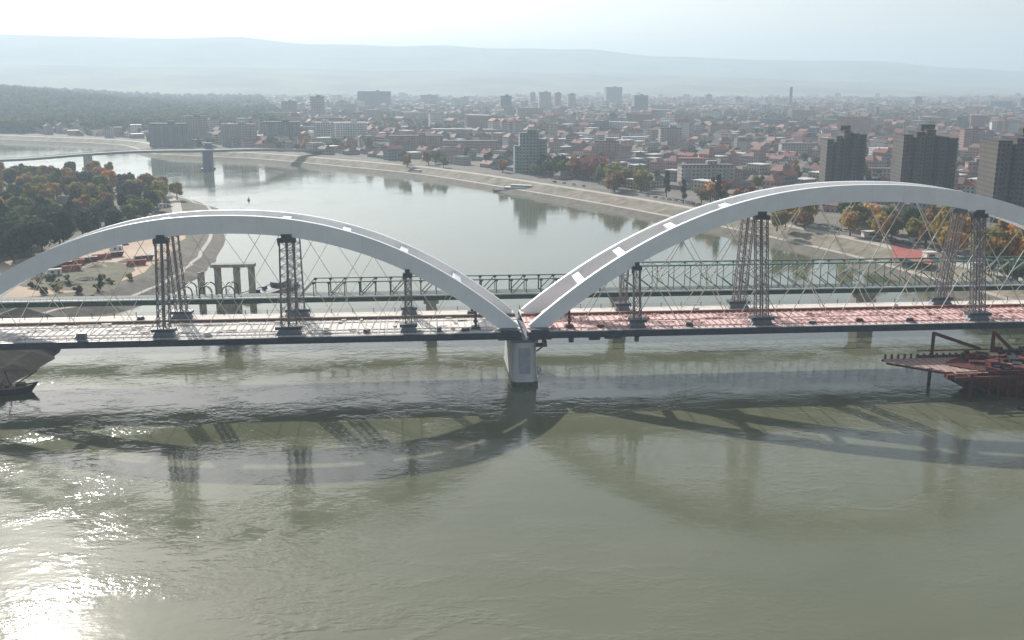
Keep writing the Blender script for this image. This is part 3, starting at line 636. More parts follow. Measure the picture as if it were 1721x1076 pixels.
def tree_proto(nf, rx, rz, hz_, size, conif=False, seed=0):
    mb = leaf_mesh('crown', nf, rx, rz, size, conif, seed, 14 if nf > 300 else 8)
    mb.v = [(a, b, c+hz_) for a, b, c in mb.v]
    t = MB(); t.tube((0, 0, -.5), (0, 0, hz_*.7), rx*.09, rx*.05, 6)
    rnd = random.Random(seed+50)
    for k in range(4): a = rnd.uniform(0, 6.28); t.tube((0, 0, hz_*rnd.uniform(.4, .65)), (cos(a)*rx*.5, sin(a)*rx*.5, hz_*1.0), rx*.04, rx*.015, 5)
    a = mb.build('crown', m_leaf); b = t.build('trunk', m_bark); 
    for o in (a, b): C.objects.unlink(o)
    return a.data, b.data
near_t = [tree_proto(950, 5.5, 5.6, 7.5, .62, False, s) for s in (1, 2, 3, 4)]+[tree_proto(800, 4.2, 7.5, 9.0, .6, False, 9)]
mid_t = [tree_proto(170, 5.5, 5.2, 7.0, 1.1, False, s) for s in (11, 12, 13)]
con_t = [tree_proto(260, 3.6, 8.5, 9.5, .9, True, 21)]
for l_ in (near_t, mid_t, con_t):
    for a, b in l_: a.materials[0] = m_leaf
def tree(x, y, z, sc, proto, col, label, group):
    T = empty('tree', (x, y, z), label, 'tree', group, random.uniform(0, 6.28)); T.scale = (sc, sc, sc*random.uniform(.9, 1.15))
    v = random.uniform(.75, 1.3); c = tuple(min(1, k*v*random.uniform(.9, 1.1)) for k in col)
    for nm, me in (('crown', proto[0]), ('trunk', proto[1])):
        o = bpy.data.objects.new(nm, me); C.objects.link(o); o.parent = T; o.color = (*c, 1)
    return T
GR = (.11, .13, .045); DG = (.042, .058, .036); OL = (.24, .21, .06); OR = (.42, .22, .06); BR = (.26, .15, .065); YL = (.36, .24, .055); RD = (.24, .09, .06)
cname = {GR: 'green', DG: 'dark green', OL: 'olive', OR: 'orange', BR: 'russet brown', YL: 'golden yellow', RD: 'reddish'}
random.seed(11)
# left wood
placed = []
tries = 0
while len(placed) < 135 and tries < 9000:
    tries += 1; px = random.uniform(-30, 300); py = random.uniform(296, 445); q = G(px, py, 5)
    edge = 445-(px-34)*.33 if px < 250 else 372-(px-250)*.7
    if py > edge or not inpoly(q.x, q.y, LLAND) or q.x > -150: continue
    if px > 240 and py < 320: continue
    if any((q.x-a)**2+(q.y-b)**2 < 7.6**2 for a, b in placed): continue
    placed.append((q.x, q.y))
    t = random.random(); up = (py < 380 and px < 210)
    if py > 385: col = DG if t < .7 else GR
    elif up: col = (GR if t < .25 else OL if t < .42 else BR if t < .72 else OR if t < .86 else DG)
    else: col = GR if t < .45 else OL if t < .65 else DG if t < .85 else BR
    sc_ = random.uniform(.95, 1.4)*(1.1 if py > 385 else 1)
    tree(q.x, q.y, 5, sc_, random.choice(near_t), col, '%s %s tree %s of the dense left wood' % ('small' if sc_ < 1.1 else 'tall' if sc_ > 1.28 else 'middling', cname[col], ('at the top left corner' if px < 110 else 'at the top' if px < 200 else 'at the river end') if py < 335 else ('on the left side' if px < 110 else 'in the middle' if px < 190 else 'on the river side') if py < 390 else ('at the shady lower left' if px < 110 else 'along the lower edge')), 'trees of the wood on the left bank')
# ------------------------------------------------------------------ town
def window_mat(name, col, wc=(.06, .07, .09), sx=3.2, sz=3.0, dirt=.15, fill=.35):
    m = mat(name, col, .85, var=dirt, scale=.08); n = m.node_tree; b = n.nodes['Principled BSDF']; L = n.links
    cr = [x for x in n.nodes if x.type == 'VALTORGB'][0]
    tc = [x for x in n.nodes if x.type == 'TEX_COORD'][0]; sp = n.nodes.new('ShaderNodeSeparateXYZ'); L.new(tc.outputs['Object'], sp.inputs[0])
    ad = n.nodes.new('ShaderNodeMath'); ad.operation = 'ADD'; L.new(sp.outputs[0], ad.inputs[0]); L.new(sp.outputs[1], ad.inputs[1])
    def cell(src, s, th):
        a = n.nodes.new('ShaderNodeMath'); a.operation = 'DIVIDE'; a.inputs[1].default_value = s; L.new(src, a.inputs[0])
        f = n.nodes.new('ShaderNodeMath'); f.operation = 'FRACT'; L.new(a.outputs[0], f.inputs[0])
        g = n.nodes.new('ShaderNodeMath'); g.operation = 'LESS_THAN'; g.inputs[1].default_value = th; L.new(f.outputs[0], g.inputs[0]); return g
    c1 = cell(ad.outputs[0], sx, fill+.1); c2 = cell(sp.outputs[2], sz, fill+.12)
    mu = n.nodes.new('ShaderNodeMath'); mu.operation = 'MULTIPLY'; L.new(c1.outputs[0], mu.inputs[0]); L.new(c2.outputs[0], mu.inputs[1])
    ge = n.nodes.new('ShaderNodeNewGeometry'); s2 = n.nodes.new('ShaderNodeSeparateXYZ'); L.new(ge.outputs['Normal'], s2.inputs[0])
    ab = n.nodes.new('ShaderNodeMath'); ab.operation = 'ABSOLUTE'; L.new(s2.outputs[2], ab.inputs[0]); lt = n.nodes.new('ShaderNodeMath'); lt.operation = 'LESS_THAN'; lt.inputs[1].default_value = .5; L.new(ab.outputs[0], lt.inputs[0])
    m2 = n.nodes.new('ShaderNodeMath'); m2.operation = 'MULTIPLY'; L.new(mu.outputs[0], m2.inputs[0]); L.new(lt.outputs[0], m2.inputs[1])
    mx = n.nodes.new('ShaderNodeMix'); mx.data_type = 'RGBA'; L.new(m2.outputs[0], mx.inputs[0]); L.new(cr.outputs[0], mx.inputs[6]); mx.inputs[7].default_value = (*wc, 1); L.new(mx.outputs[2], b.inputs['Base Color'])
    return m
walls = [window_mat('pale_wall', (.40, .36, .33)), window_mat('cream_wall', (.40, .34, .26)), window_mat('grey_wall', (.22, .22, .24)), window_mat('rose_wall', (.37, .24, .21)), window_mat('white_wall', (.60, .58, .56))]
wn = ['pale', 'cream', 'grey', 'rosy', 'white']
roofs = [mat('red_tile', (.25, .08, .06), .8, var=.25), mat('brown_tile', (.15, .10, .085), .8, var=.25), mat('dark_roof', (.09, .085, .09), .8, var=.2), mat('faded_tile', (.26, .14, .12), .8, var=.2), mat('pale_sheet_roof', (.62, .60, .58), .5, var=.1)]
rn = ['red tiled', 'brown tiled', 'dark', 'faded pink tiled', 'pale sheet']
def house_mesh(w, d, h, rh, kind, mi_w=0, mi_r=1, walls_=None, roof_=None, x=0, y=0, z=0, rot=0):
    c, s = cos(rot), sin(rot)
    def T(P): return [(x+a*c-b*s, y+a*s+b*c, z+e) for a, b, e in P]
    W_ = walls_; R_ = roof_; hw, hd = w/2, d/2
    if kind == 'flat':
        W_.add(T([(-hw, -hd, 0), (hw, -hd, 0), (hw, hd, 0), (-hw, hd, 0), (-hw, -hd, h), (hw, -hd, h), (hw, hd, h), (-hw, hd, h)]), [(0, 1, 5, 4), (1, 2, 6, 5), (2, 3, 7, 6), (3, 0, 4, 7)], mi_w)
        e = .3; R_.hexa(T([(-hw-e, -hd-e, h), (hw+e, -hd-e, h), (hw+e, hd+e, h), (-hw-e, hd+e, h), (-hw-e, -hd-e, h+.7), (hw+e, -hd-e, h+.7), (hw+e, hd+e, h+.7), (-hw-e, hd+e, h+.7)]), mi_r)
        return
    k = 0 if kind == 'gable' else min(hd, hw)*.9
    W_.add(T([(-hw, -hd, 0), (hw, -hd, 0), (hw, hd, 0), (-hw, hd, 0), (-hw, -hd, h), (hw, -hd, h), (hw, hd, h), (-hw, hd, h), (-hw+.01, 0, h+(rh*.97 if k == 0 else .01)), (hw-.01, 0, h+(rh*.97 if k == 0 else .01))]),
           [(0, 1, 5, 4), (1, 2, 6, 5), (2, 3, 7, 6), (3, 0, 4, 7), (5, 6, 9), (7, 4, 8)], mi_w)
    e = .5; z0 = h-.25
    R_.add(T([(-hw-e, -hd-e, z0), (hw+e, -hd-e, z0), (hw+e, hd+e, z0), (-hw-e, hd+e, z0), (-hw-e+k, 0, h+rh), (hw+e-k, 0, h+rh)]), [(0, 1, 5, 4), (2, 3, 4, 5), (1, 2, 5), (3, 0, 4), (3, 2, 1, 0)], mi_r)
protos = []
random.seed(23)
for i in range(16):
    w = random.uniform(10, 20); d = random.uniform(8, 12); h = random.choice((4, 6, 7, 9, 12)); k = random.choice(('gable', 'hip', 'hip', 'gable', 'flat')); rh = random.uniform(2.6, 4)
    a, b = MB(), MB(); wi = random.choice((0, 0, 1, 2, 3, 4)); ri = random.choice((0, 0, 1, 1, 2, 3, 3)) if k != 'flat' else random.choice((2, 4))
    house_mesh(w, d, h, rh, k, 0, 0, a, b)
    if k != 'flat' and w > 14: b.box(w*.2, .8, h+rh*.4, .9, .9, rh*.8)
    A = a.build('house', walls[wi]); R = b.build('roof', roofs[ri]); C.objects.unlink(A); C.objects.unlink(R); protos.append((A.data, R.data, wn[wi], rn[ri], h, k, w))
# reserved footprints
hr = [(312.4, 486, 33, 30, 45.2, 'left'), (340, 405, 41, 32, 49.5, 'middle'), (345, 284, 50, 34, 52.5, 'right')]
avoid = [(a, b, 40) for a, b, *_ in hr]+[(84, 717, 26)]
def visible(x, y, z=8, m=60):
    sx, sy, zz = toscreen((x, y, z)); return zz > 0 and -20-m < sx < 1741+m
def zone(x, y):
    sx, sy, zz = toscreen((x, y, 8))
    r_ = 'far' if zz > 1150 else 'mid' if zz > 900 else 'close'
    for lim, t in ((640, 'by the distant bridge'), (740, 'on the left quay'), (860, 'left of the riverside tower'), (960, 'behind the riverside tower'), (1100, 'above the olive trees'), (1240, 'above the conifers'), (1380, 'left of the dark high-rises'), (1500, 'near the left high-rise'), (1620, 'near the middle high-rise'), (9999, 'near the right high-rise')):
        if sx < lim: return t+{'far': ', far back', 'mid': ', halfway back', 'close': ', near the river'}[r_]
cells = []
random.seed(31); rot0 = radians(33); cell = 23.0
for i in range(-40, 110):
    for j in range(-60, 100):
        if i % 5 == 0 or j % 4 == 0 and random.random() < .8: continue
        u_, v_ = i*cell+random.uniform(-3, 3), j*cell+random.uniform(-3, 3); x = 250+u_*cos(rot0)-v_*sin(rot0); y = 200+u_*sin(rot0)+v_*cos(rot0)
        if not (60 < y < 1500) or not inpoly(x, y, RLAND) or not visible(x, y): continue
        if any((x-a)**2+(y-b)**2 < r*r for a, b, r in avoid): continue
        # distance to river edge
        dm = min((x-a)**2+(y-b)**2 for a, b in RBin)
        if dm < (34+(22 if y < 480 else 0))**2: continue
        cells.append(((x-CAM.x)**2+(y-CAM.y)**2, x, y))
cells.sort()
nh = 0; restH = []; treeN = 0; treesR = []
for dd, x, y in cells:
    t = random.random(); near_park = y < 420 and x < 330
    if t < (.45 if near_park else .2): treesR.append((x, y)); continue
    if nh < 290:
        nh += 1; pr = random.choice(protos); o = bpy.data.objects.new('house', pr[0]); C.objects.link(o); o.location = (x, y, 7.5); o.rotation_euler.z = rot0+random.choice((0, pi/2))+random.uniform(-.08, .08)
        o.scale = (random.uniform(.85, 1.15), random.uniform(.9, 1.15), random.uniform(.85, 1.25))
        r = bpy.data.objects.new('roof', pr[1]); C.objects.link(r); r.parent = o
        tag(o, '%s house, %s walls, %s roof, %s' % ('low' if pr[4] < 6.5 else 'two-storey' if pr[4] < 8 else 'taller', pr[2], pr[3], zone(x, y)), 'house', 'houses of the town across the river')
    else: restH.append((x, y, 1))
# ---- distant houses: one mesh
y = 1450
while y < 6200:
    c_ = 30+ (y-1450)*.012; x = -.55*y
    while x < .75*y:
        X, Y = x+random.uniform(-.4, .4)*c_, y+random.uniform(-.4, .4)*c_
        if inpoly(X, Y, RLAND) and visible(X, Y) and hz(X, Y) < 6 and noise.noise(Vector((X/420, Y/420, 5))) > -.28 and not (X < -.17*Y): restH.append((X, Y, 1+(y-1450)/5000))
        x += c_
    y += c_*1.1
mb = MB(); random.seed(41)
for x, y, k in restH:
    w = random.uniform(10, 22)*k; d = random.uniform(8, 13)*k; h = random.choice((4, 6, 7, 9, 13))*(1 if random.random() < .9 else 1.9); kd = random.choice(('gable', 'hip', 'hip', 'flat'))
    house_mesh(w, d, h, random.uniform(2.5, 4.5), kd, random.choice((0, 0, 1, 2, 3, 4)), 5+(random.choice((0, 0, 1, 1, 2, 3, 3)) if kd != 'flat' else random.choice((2, 4, 4))), mb, mb, x, y, 7.4, rot0+random.uniform(-.4, .4)+random.choice((0, pi/2)))
mb.build('distant_houses', walls+roofs, kind='stuff', label='dense mass of small roofs of the hazy town beyond the nearer houses', category='houses')
# ---- apartment slabs and towers
def block(x, y, w, d, h, rot, wi, label, cat='apartment block', name='apartment_block', group=None, roofm=None, bal=True, roofbox=True):
    T = empty(name, (x, y, 7.4), label, cat, group, rot)
    MB().box(0, 0, 0, w, d, h).build('wall', wi, T)
    mb = MB(); mb.box(0, 0, h, w+.6, d+.6, .8); mb.build('roof', roofm or roofs[2], T)
    if roofbox: MB().box(w*.1, 0, h+.8, min(8, w*.4), min(6, d*.5), 3).build('roof_hut', wi, T)
    if bal:
        n = max(1, int(w/11))
        for k in range(n):
            X = -w/2+w*(k+.5)/n; mb = MB()
            for f in range(int(h/3)-1): mb.box(X, -d/2-.75, 3+f*3, 4.2, 1.5, .9)
            mb.box(X, -d/2-.7, 2.6, .25, 1.3, h-5)
            mb.build('balcony_stack', m_balc, T)
    return T
m_balc = mat('balcony_parapet', (.36, .36, .36), .85, var=.2)
def at(px, py, z=7.4): return G(px, py, z)
slabs = [ # px, py(base), width px, height px, wall, label
 (285, 247, 60, 38, 2, 'long greyish apartment slab at the far left end of the quay'), (330, 243, 40, 46, 0, 'pale apartment block just behind the tall pier of the distant bridge'),
 (403, 246, 56, 36, 0, 'pale slab with dark balconies behind the quay, right of the distant bridge'), (475, 244, 60, 38, 2, 'grey slab behind the quay between two pale slabs'),
 (545, 243, 30, 36, 4, 'narrow white slab end facing the quay'), (590, 241, 55, 34, 4, 'wide white slab facing the quay in the left part of the town'),
 (500, 226, 90, 12, 0, 'low pale hall behind the quay slabs'), (800, 232, 150, 14, 3, 'long rosy terrace with a pale roof behind the quay'),
 (700, 255, 90, 26, 3, 'long rosy brick block at the quay left of the riverside tower'), (790, 262, 90, 24, 3, 'second long rosy brick block at the quay, nearer the riverside tower'),
 (1020, 268, 40, 30, 3, 'rosy corner house block right of the riverside tower'), (1125, 250, 36, 34, 0, 'square pale block amid the roofs above the park trees'),
 (1185, 312, 90, 34, 0, 'long pale cream block behind the conifers of the park'), (1165, 285, 50, 18, 3, 'block with a red roof behind the long cream block'),
 (1340, 262, 60, 20, 0, 'pale block left of the leftmost dark high-rise'), (1485, 268, 46, 18, 4, 'white flat-roofed hall between the left and middle dark high-rises'),
 (1630, 262, 36, 44, 3, 'rosy block between the middle and right dark high-rises'), (1640, 300, 34, 26, 3, 'lower rosy block at the foot of the right dark high-rise'),
 (1475, 300, 50, 16, 0, 'low pale block between the left and middle dark high-rises'), (960, 246, 70, 12, 0, 'bright low hall just right of the riverside tower'), (1065, 243, 40, 12, 4, 'small bright white hall above the park'),
 (1260, 250, 50, 18, 2, 'grey block amid the roofs above the right arch\'s left flank'), (1400, 240, 40, 20, 0, 'pale block behind the leftmost dark high-rise'),
]
for px, py, wp, hp, wi, lab in slabs:
    q = at(px, py); zz = toscreen(q)[2]; sc = F/zz
    block(q.x, q.y, wp/sc, 13 if wp > 40 else 10, hp/sc, radians(random.uniform(-14, 4)), walls[wi], lab, roofm=roofs[4] if 'pale roof' in lab or 'bright' in lab or 'white' in lab else roofs[0] if 'red roof' in lab else None, bal=hp > 25, roofbox=hp > 25)
towersH = [(535, 208, 24, 55, 0, 'tall pale twin-looking tower block rising over the left part of the town'), (487, 200, 26, 36, 3, 'reddish tower block left of the tallest pale tower'), (850, 196, 20, 42, 2, 'dark slim tower block on the hazy skyline left of centre'),
 (1075, 192, 26, 38, 2, 'dark hazy tower block right of centre on the skyline'), (1030, 178, 30, 38, 2, 'wide hazy flat-topped block highest on the central skyline'), (960, 188, 14, 36, 0, 'slim hazy tower right of the skyline cluster'),
 (630, 185, 60, 38, 2, 'very wide hazy block on the skyline left of centre'), (895, 186, 10, 36, 0, 'leftmost slim tower of the hazy skyline cluster'), (915, 190, 22, 42, 0, 'wide tower in the middle of the hazy skyline cluster'), (937, 188, 12, 38, 3, 'right tower of the hazy skyline cluster'),
 (1240, 178, 14, 18, 2, 'small dark block on the hazy skyline above the right arch\'s left flank'), (1190, 176, 12, 20, 2, 'slim dark block on the hazy skyline between two wider blocks'), (720, 178, 30, 22, 2, 'low wide hazy block on the skyline, centre left'), (1540, 182, 14, 22, 2, 'hazy block behind the middle dark high-rise'), (1716, 186, 12, 24, 2, 'hazy bluish block at the right edge of the skyline'), (780, 180, 16, 20, 0, 'hazy pale block on the skyline left of the dark slim tower'), (575, 192, 22, 26, 0, 'hazy pale block right of the tall pale tower'), (420, 190, 30, 18, 0, 'hazy pale block above the trees on the left skyline'), (670, 200, 10, 24, 0, 'slim pale tower amid the left hazy roofs')]
for px, py, wp, hp, wi, lab in towersH:
    q = at(px, py); zz = toscreen(q)[2]; sc = F/zz; block(q.x, q.y, wp/sc*.9, wp/sc*.7, hp/sc*.8, 0, walls[wi], lab, 'tower block', 'tower_block', bal=False)
random.seed(77)
for k in range(60):   # further mid-rise blocks in the haze
    px = random.uniform(440, 1720); py = random.uniform(172, 232); q = at(px, py)
    if not inpoly(q.x, q.y, RLAND): continue
    sc = F/toscreen(q)[2]; w = random.uniform(22, 60); h = random.uniform(13, 30)
    wi = random.choice((0, 0, 2, 3, 4)); sd_ = ('far left' if px < 620 else 'left' if px < 800 else 'middle' if px < 980 else 'right of the middle' if px < 1200 else 'right' if px < 1450 else 'far right')
    block(q.x, q.y, w, 13, h, radians(random.choice((-20, 10, 60, -50))+random.uniform(-8, 8)), walls[wi], '%s %s %s block in the haze, %s, %s' % ('tall' if h > 22 else 'low', 'long' if w > 40 else 'short', wn[wi], sd_, 'close to the skyline' if py < 188 else 'below the skyline' if py < 210 else 'low among the roofs'), group='mid-rise blocks in the haze', bal=False, roofbox=False, roofm=roofs[random.choice((2, 3, 4, 1))])
# riverside tower
q = at(893, 290); T = empty('tower_block', (q.x, q.y, 7.4), 'grey-green stepped tower block standing at the quay in mid-picture', 'tower block')
mg = window_mat('greygreen_wall', (.25, .30, .31), (.10, .12, .14), fill=.4)
MB().box(-3, 0, 0, 17, 15, 36).build('wall', mg, T); MB().box(9.5, 3, 0, 9, 14, 30).build('wall', mg, T); MB().box(-12.6, 2, 0, 7, 14, 24).build('wall', mg, T)
MB().box(-3, 0, 36, 17.6, 15.6, .8).build('roof', roofs[2], T); MB().box(9.5, 3, 30, 9.4, 14.4, .8).build('roof', roofs[2], T); MB().box(-12.6, 2, 24, 7.4, 14.4, .8).build('roof', roofs[2], T); MB().box(0, 1, 36.8, 9, 6, 3).build('roof_hut', mg, T)
for X, hh in ((-6, 34), (1, 34), (10, 28)):
    mb = MB(); [mb.box(X, -8.2 if X < 5 else -4.7, 2+3*f, 3.6, 1.5, .9) for f in range(int(hh/3)-1)]; mb.box(X, -8.15 if X < 5 else -4.65, 1.6, .25, 1.3, hh-4); mb.build('balcony_stack', m_balc, T)
# three dark high-rises
mh = window_mat('brown_concrete', (.085, .07, .06), (.012, .014, .022), sx=2.6, sz=2.9, dirt=.2, fill=.38); mh2 = window_mat('slate_concrete', (.045, .046, .06), (.012, .013, .02), sx=3.0, sz=2.9, dirt=.2, fill=.42)
m_hbal = mat('dark_balcony', (.075, .07, .075), .8, var=.25); m_seam = mat('dark_recess', (.03, .03, .035), .9)
for k, (x, y, w, d, h, nm) in enumerate(hr):
    T = empty('high_rise', (x, y, 7.4), '%s of the three dark concrete high-rises behind the right arch' % {'left': 'leftmost', 'middle': 'middle and widest', 'right': 'rightmost and tallest'}[nm], 'high-rise', 'three dark high-rises', radians(-12))
    n = 5; ws = w/n; hs = [h*.93, h*.96, h*.98, h, h] if k != 0 else [h*.84, h*.9, h, h*.95, h*.93]
    if k == 1: hs = [h*.93, h*.97, h, h*.9, h*.88]
    for i in range(n):
        X = -w/2+ws*(i+.5); off = (1, -3.5, 2.5, -2.5, 3.)[i]; hh = hs[i]-7.4*0; mm = mh if i < 3 else mh2
        MB().box(X, off, 0, ws-2.0, d-abs(off)*2, hh).build('wall', mm, T)
        MB().box(X, off, hh, ws-1.8, d-abs(off)*2+.2, 1.1).build('roof', m_seam, T)
        yf = off-(d-abs(off)*2)/2
        mb = MB(); s_ = -1 if i % 2 else 1
        for f in range(int(hh/2.9)-1): mb.box(X+s_*ws*.2, yf-.65, 2.4+f*2.9, ws*.42, 1.3, 1.0)
        mb.box(X+s_*ws*.2, yf-.6, 2, .3, 1.1, hh-5)
        mb.build('balcony_stack', m_hbal, T)
        if i < n-1: MB().box(X+ws/2, -1.5, 0, 1.9, d*.75, min(hh, hs[i+1])-2).build('recess', m_seam, T)
    MB().box(0, 2, h+1.1, ws*1.2, 7, 3.4).build('roof_hut', mh, T)
    mb = MB(); mb.tube((2, 2, h+4), (2, 2, h+9), .18, n=5); mb.build('antenna', m_post, T)
# spires and chimneys
def spire(px, py, hp, label, kind='chimney', wpx=4):
    q = at(px, py); sc = F/toscreen(q)[2]; h = hp/sc; w = wpx/sc
    T = empty(kind, (q.x, q.y, 7.4), label, kind.replace('_', ' '))
    if kind == 'chimney':
        MB().tube((0, 0, 0), (0, 0, h), w*.6, w*.42, 12).build('shaft', m_seam, T); MB().tube((0, 0, h), (0, 0, h+2), w*.5, w*.5, 12).build('rim', m_foot, T)
    else:
        MB().box(0, 0, 0, w, w, h*.62).build('wall', walls[2], T); MB().tube((0, 0, h*.62), (0, 0, h), w*.62, .1, 8).build('spire', m_seam, T)
spire(1328, 182, 34, 'dark slender chimney standing alone on the skyline right of centre', 'chimney', 5); spire(1474, 204, 22, 'short dark chimney behind the leftmost high-rise', 'chimney', 4); spire(1149, 232, 30, 'slim dark church tower above the park trees', 'church_tower', 7); spire(697, 206, 18, 'small dark church tower in the left part of the town', 'church_tower', 5)
# ------------------------------------------------------------------ town trees
random.seed(51)
def group_tree(px, py, sc, proto, col, what='', grp='park trees along the right bank'):
    q = at(px, py, 7.5); tree(q.x, q.y, 7.5, sc, proto, col, what, grp)
def clump(n, x0_, x1_, y0_, y1_, cols, s0, s1, what, protos_=mid_t):
    k = 0
    while k < n:
        px = random.uniform(x0_, x1_); py = random.uniform(y0_, y1_); ps = ('left', 'middle', 'right')[min(2, int(3*(px-x0_)/(x1_-x0_)))]+(' back' if py < (y0_+y1_)/2 else ' front'); col = random.choice(cols); q = at(px, py, 7.5)
        if not inpoly(q.x, q.y, RLAND): py -= 10; q = at(px, py, 7.5)
        group_tree(px, py, random.uniform(s0, s1), random.choice(protos_), col, cname[col]+' tree at the '+ps+' '+what); k += 1
clump(12, 893, 952, 288, 300, [DG, DG, GR], 1.0, 1.5, 'of the dark clump by the riverside tower')
clump(9, 955, 1010, 285, 306, [RD, BR, RD], 1.2, 1.7, 'of the reddish clump')
clump(11, 1012, 1095, 306, 326, [OL, OL, GR, BR], 1.2, 1.7, 'of the olive park clump')
clump(8, 1165, 1290, 335, 352, [OR, RD, BR, OR], .8, 1.2, 'of the low autumn row')
clump(10, 640, 860, 268, 292, [DG, GR, BR], .9, 1.3, 'of the quay trees')
clump(14, 250, 640, 247, 262, [DG, GR, GR, BR], 1., 1.5, 'of the row before the far quay slabs')
for px, py, s in ((1120, 332, 1.35), (1148, 342, 1.1), (1206, 346, 1.4), (1197, 338, 1.2)): group_tree(px, py, s, con_t[0], DG, 'dark conifer standing above the quay near the olive park clump')
clump(18, 1300, 1470, 372, 398, [OL, BR, OL, GR, OR], .9, 1.3, 'of the row seen through the hangers', mid_t+near_t[:2])
clump(18, 1470, 1570, 392, 415, [OL, GR, BR, YL], .9, 1.25, 'of the group before the middle high-rise', near_t)
clump(9, 1570, 1625, 405, 440, [YL, OR, YL], 1.0, 1.5, 'of the golden group left of the last tower', near_t)
clump(9, 1655, 1735, 425, 465, [YL, OL, OR], 1.1, 1.6, 'of the golden group right of the last tower', near_t)
clump(10, 1640, 1745, 468, 492, [GR, DG, OL], .7, 1.0, 'of the green row at the right edge', near_t)
k = 0
for x, y in treesR[:38]:
    col = random.choice((GR, DG, BR, OL, RD, GR)); tree(x, y, 7.5, random.uniform(.7, 1.15), random.choice(mid_t), col, '%s street tree among roofs, %s' % (cname[col], zone(x, y)), 'street trees of the town')
# far woods: one mass
mb = MB(); random.seed(61); base = leaf_mesh('w', 26, 6, 5, 1.9, False, 5, 3)
tv, tf = base.v, base.f
def woods(n, fx, fy, cols, s0, s1, cond=None):
    k = 0; tr = 0
    while k < n and tr < n*6:
        tr += 1; x, y = fx(), fy(); x *= y if abs(x) < 3 else 1
        if not inpoly(x, y, RLAND) or not visible(x, y, 8, 150): continue
        if cond and not cond(x, y): continue
        s = random.uniform(s0, s1); a = random.uniform(0, 6.28); c, q_ = cos(a)*s, sin(a)*s; z = 7.4+hz(x, y)+4.5*s
        mb.add([(x+u*c-v*q_, y+u*q_+v*c, z+w*s) for u, v, w in tv], tf, random.choice(cols)); k += 1
woods(2600, lambda: random.uniform(-.50, -.165), lambda: 1350*(4300/1350)**random.random(), (0, 0, 1), 1.2, 2.6)
woods(4200, lambda: random.uniform(-.2, .72), lambda: 1250*(4300/1250)**random.random(), (0, 1, 2, 2), .8, 1.6, lambda x, y: hz(x, y) < 1 or x < -.15*y)
for x, y in treesR[38:]: 
    s = random.uniform(.7, 1.1); mb.add([(x+u*s, y+v*s, 12+w*s) for u, v, w in tv], tf, random.choice((0, 1, 2)))
mb.build('distant_woods', [foliage_mat('wood_green', (.05, .07, .045)), foliage_mat('wood_olive', (.09, .09, .045)), foliage_mat('wood_russet', (.14, .085, .05))], kind='stuff', label='bluish mass of distant woods and street trees', category='woods')
# ------------------------------------------------------------------ right bank furniture
# red sports court with white kiosks
q0, q1, q2, q3 = G(1498, 432, 7.55), G(1500, 412, 7.55), G(1560, 424, 7.55), G(1572, 446, 7.55)
MB().add([q0, q3, q2, q1], [(0, 1, 2, 3)]).build('sports_court', m_court, kind='structure')
for px, py, lab in ((1562, 434, 'white kiosk at the corner of the red court by the right bank'), (1538, 408, 'white flat-roofed kiosk behind the red court'), (1470, 398, 'long white pavilion left of the red court'), (1640, 452, 'small white kiosk by the golden trees')):
    q = G(px, py, 7.5); mb = MB(); w = 14 if 'long' in lab else 5; mb.box(0, 0, 0, w, 4.5, 3); o = mb.build('kiosk', m_offwhite); o.location = (q.x, q.y, 7.5); tag(o, lab, 'kiosk')
    MB().box(0, 0, 3, w+.8, 5.3, .3).build('roof', m_strip, o); MB().box(0, -2.28, 1.1, w*.6, .1, 1.1).build('window', m_glass, o); 
# parked cars
def car_mesh():
    b = MB(); b.loft([[(-2.1, -.85, .35), (-2.1, .85, .35), (-2.1, .8, .85), (-2.1, -.8, .85)], [(-.9, -.9, .3), (-.9, .9, .3), (-.9, .88, .95), (-.9, -.88, .95)], [(1.0, -.9, .3), (1.0, .9, .3), (1.0, .88, .95), (1.0, -.88, .95)], [(2.1, -.8, .35), (2.1, .8, .35), (2.1, .75, .75), (2.1, -.75, .75)]])
    g = MB(); g.loft([[(-1.6, -.8, .93), (1.1, -.8, .93), (1.1, .8, .93), (-1.6, .8, .93)], [(-1.1, -.65, 1.45), (.5, -.65, 1.45), (.5, .65, 1.45), (-1.1, .65, 1.45)]])
    w = MB()
    return b, g
def wheel():
    w = MB(); w.tube((0, -.12, 0), (0, .12, 0), .33, n=10); return w
cb, cg = car_mesh(); obs = [cb.build('car', m_offwhite, fix=True), cg.build('cabin', m_glass, fix=True), wheel().build('wheel', m_hull)]
for o in obs: C.objects.unlink(o)
cpaint = [mat('car_white', (.75, .75, .75), .3), mat('car_dark', (.03, .03, .035), .3), mat('car_silver', (.4, .41, .42), .3), mat('car_red', (.3, .03, .03), .3)]
bodies = []
for i, m in enumerate(cpaint): me = obs[0].data.copy(); me.materials[0] = m; bodies.append(me)
cn = ['white', 'black', 'silver', 'red']
random.seed(91); rc = offset(RBs, -43.5); n = 0
for i in range(24, 74):
    if random.random() < .25: continue
    x, y = rc[i]; x2, y2 = rc[i+1]; 
    for f in (.2, .7):
        if not visible(x, y, 8, 0) or n >= 60: continue
        k = random.choice((0, 0, 1, 2, 2, 3)); o = bpy.data.objects.new('parked_car', bodies[k]); C.objects.link(o); o.location = (x+(x2-x)*f, y+(y2-y)*f, 7.5); o.rotation_euler.z = math.atan2(y2-y, x2-x)
        tag(o, '%s car parked along the riverside road on the right bank' % cn[k], 'car', 'cars parked along the riverside road'); n += 1
        c = bpy.data.objects.new('cabin', obs[1].data); C.objects.link(c); c.parent = o
        for wx in (-1.3, 1.3):
            for wy in (-.8, .8): c = bpy.data.objects.new('wheel', obs[2].data); C.objects.link(c); c.parent = o; c.location = (wx, wy, .33)
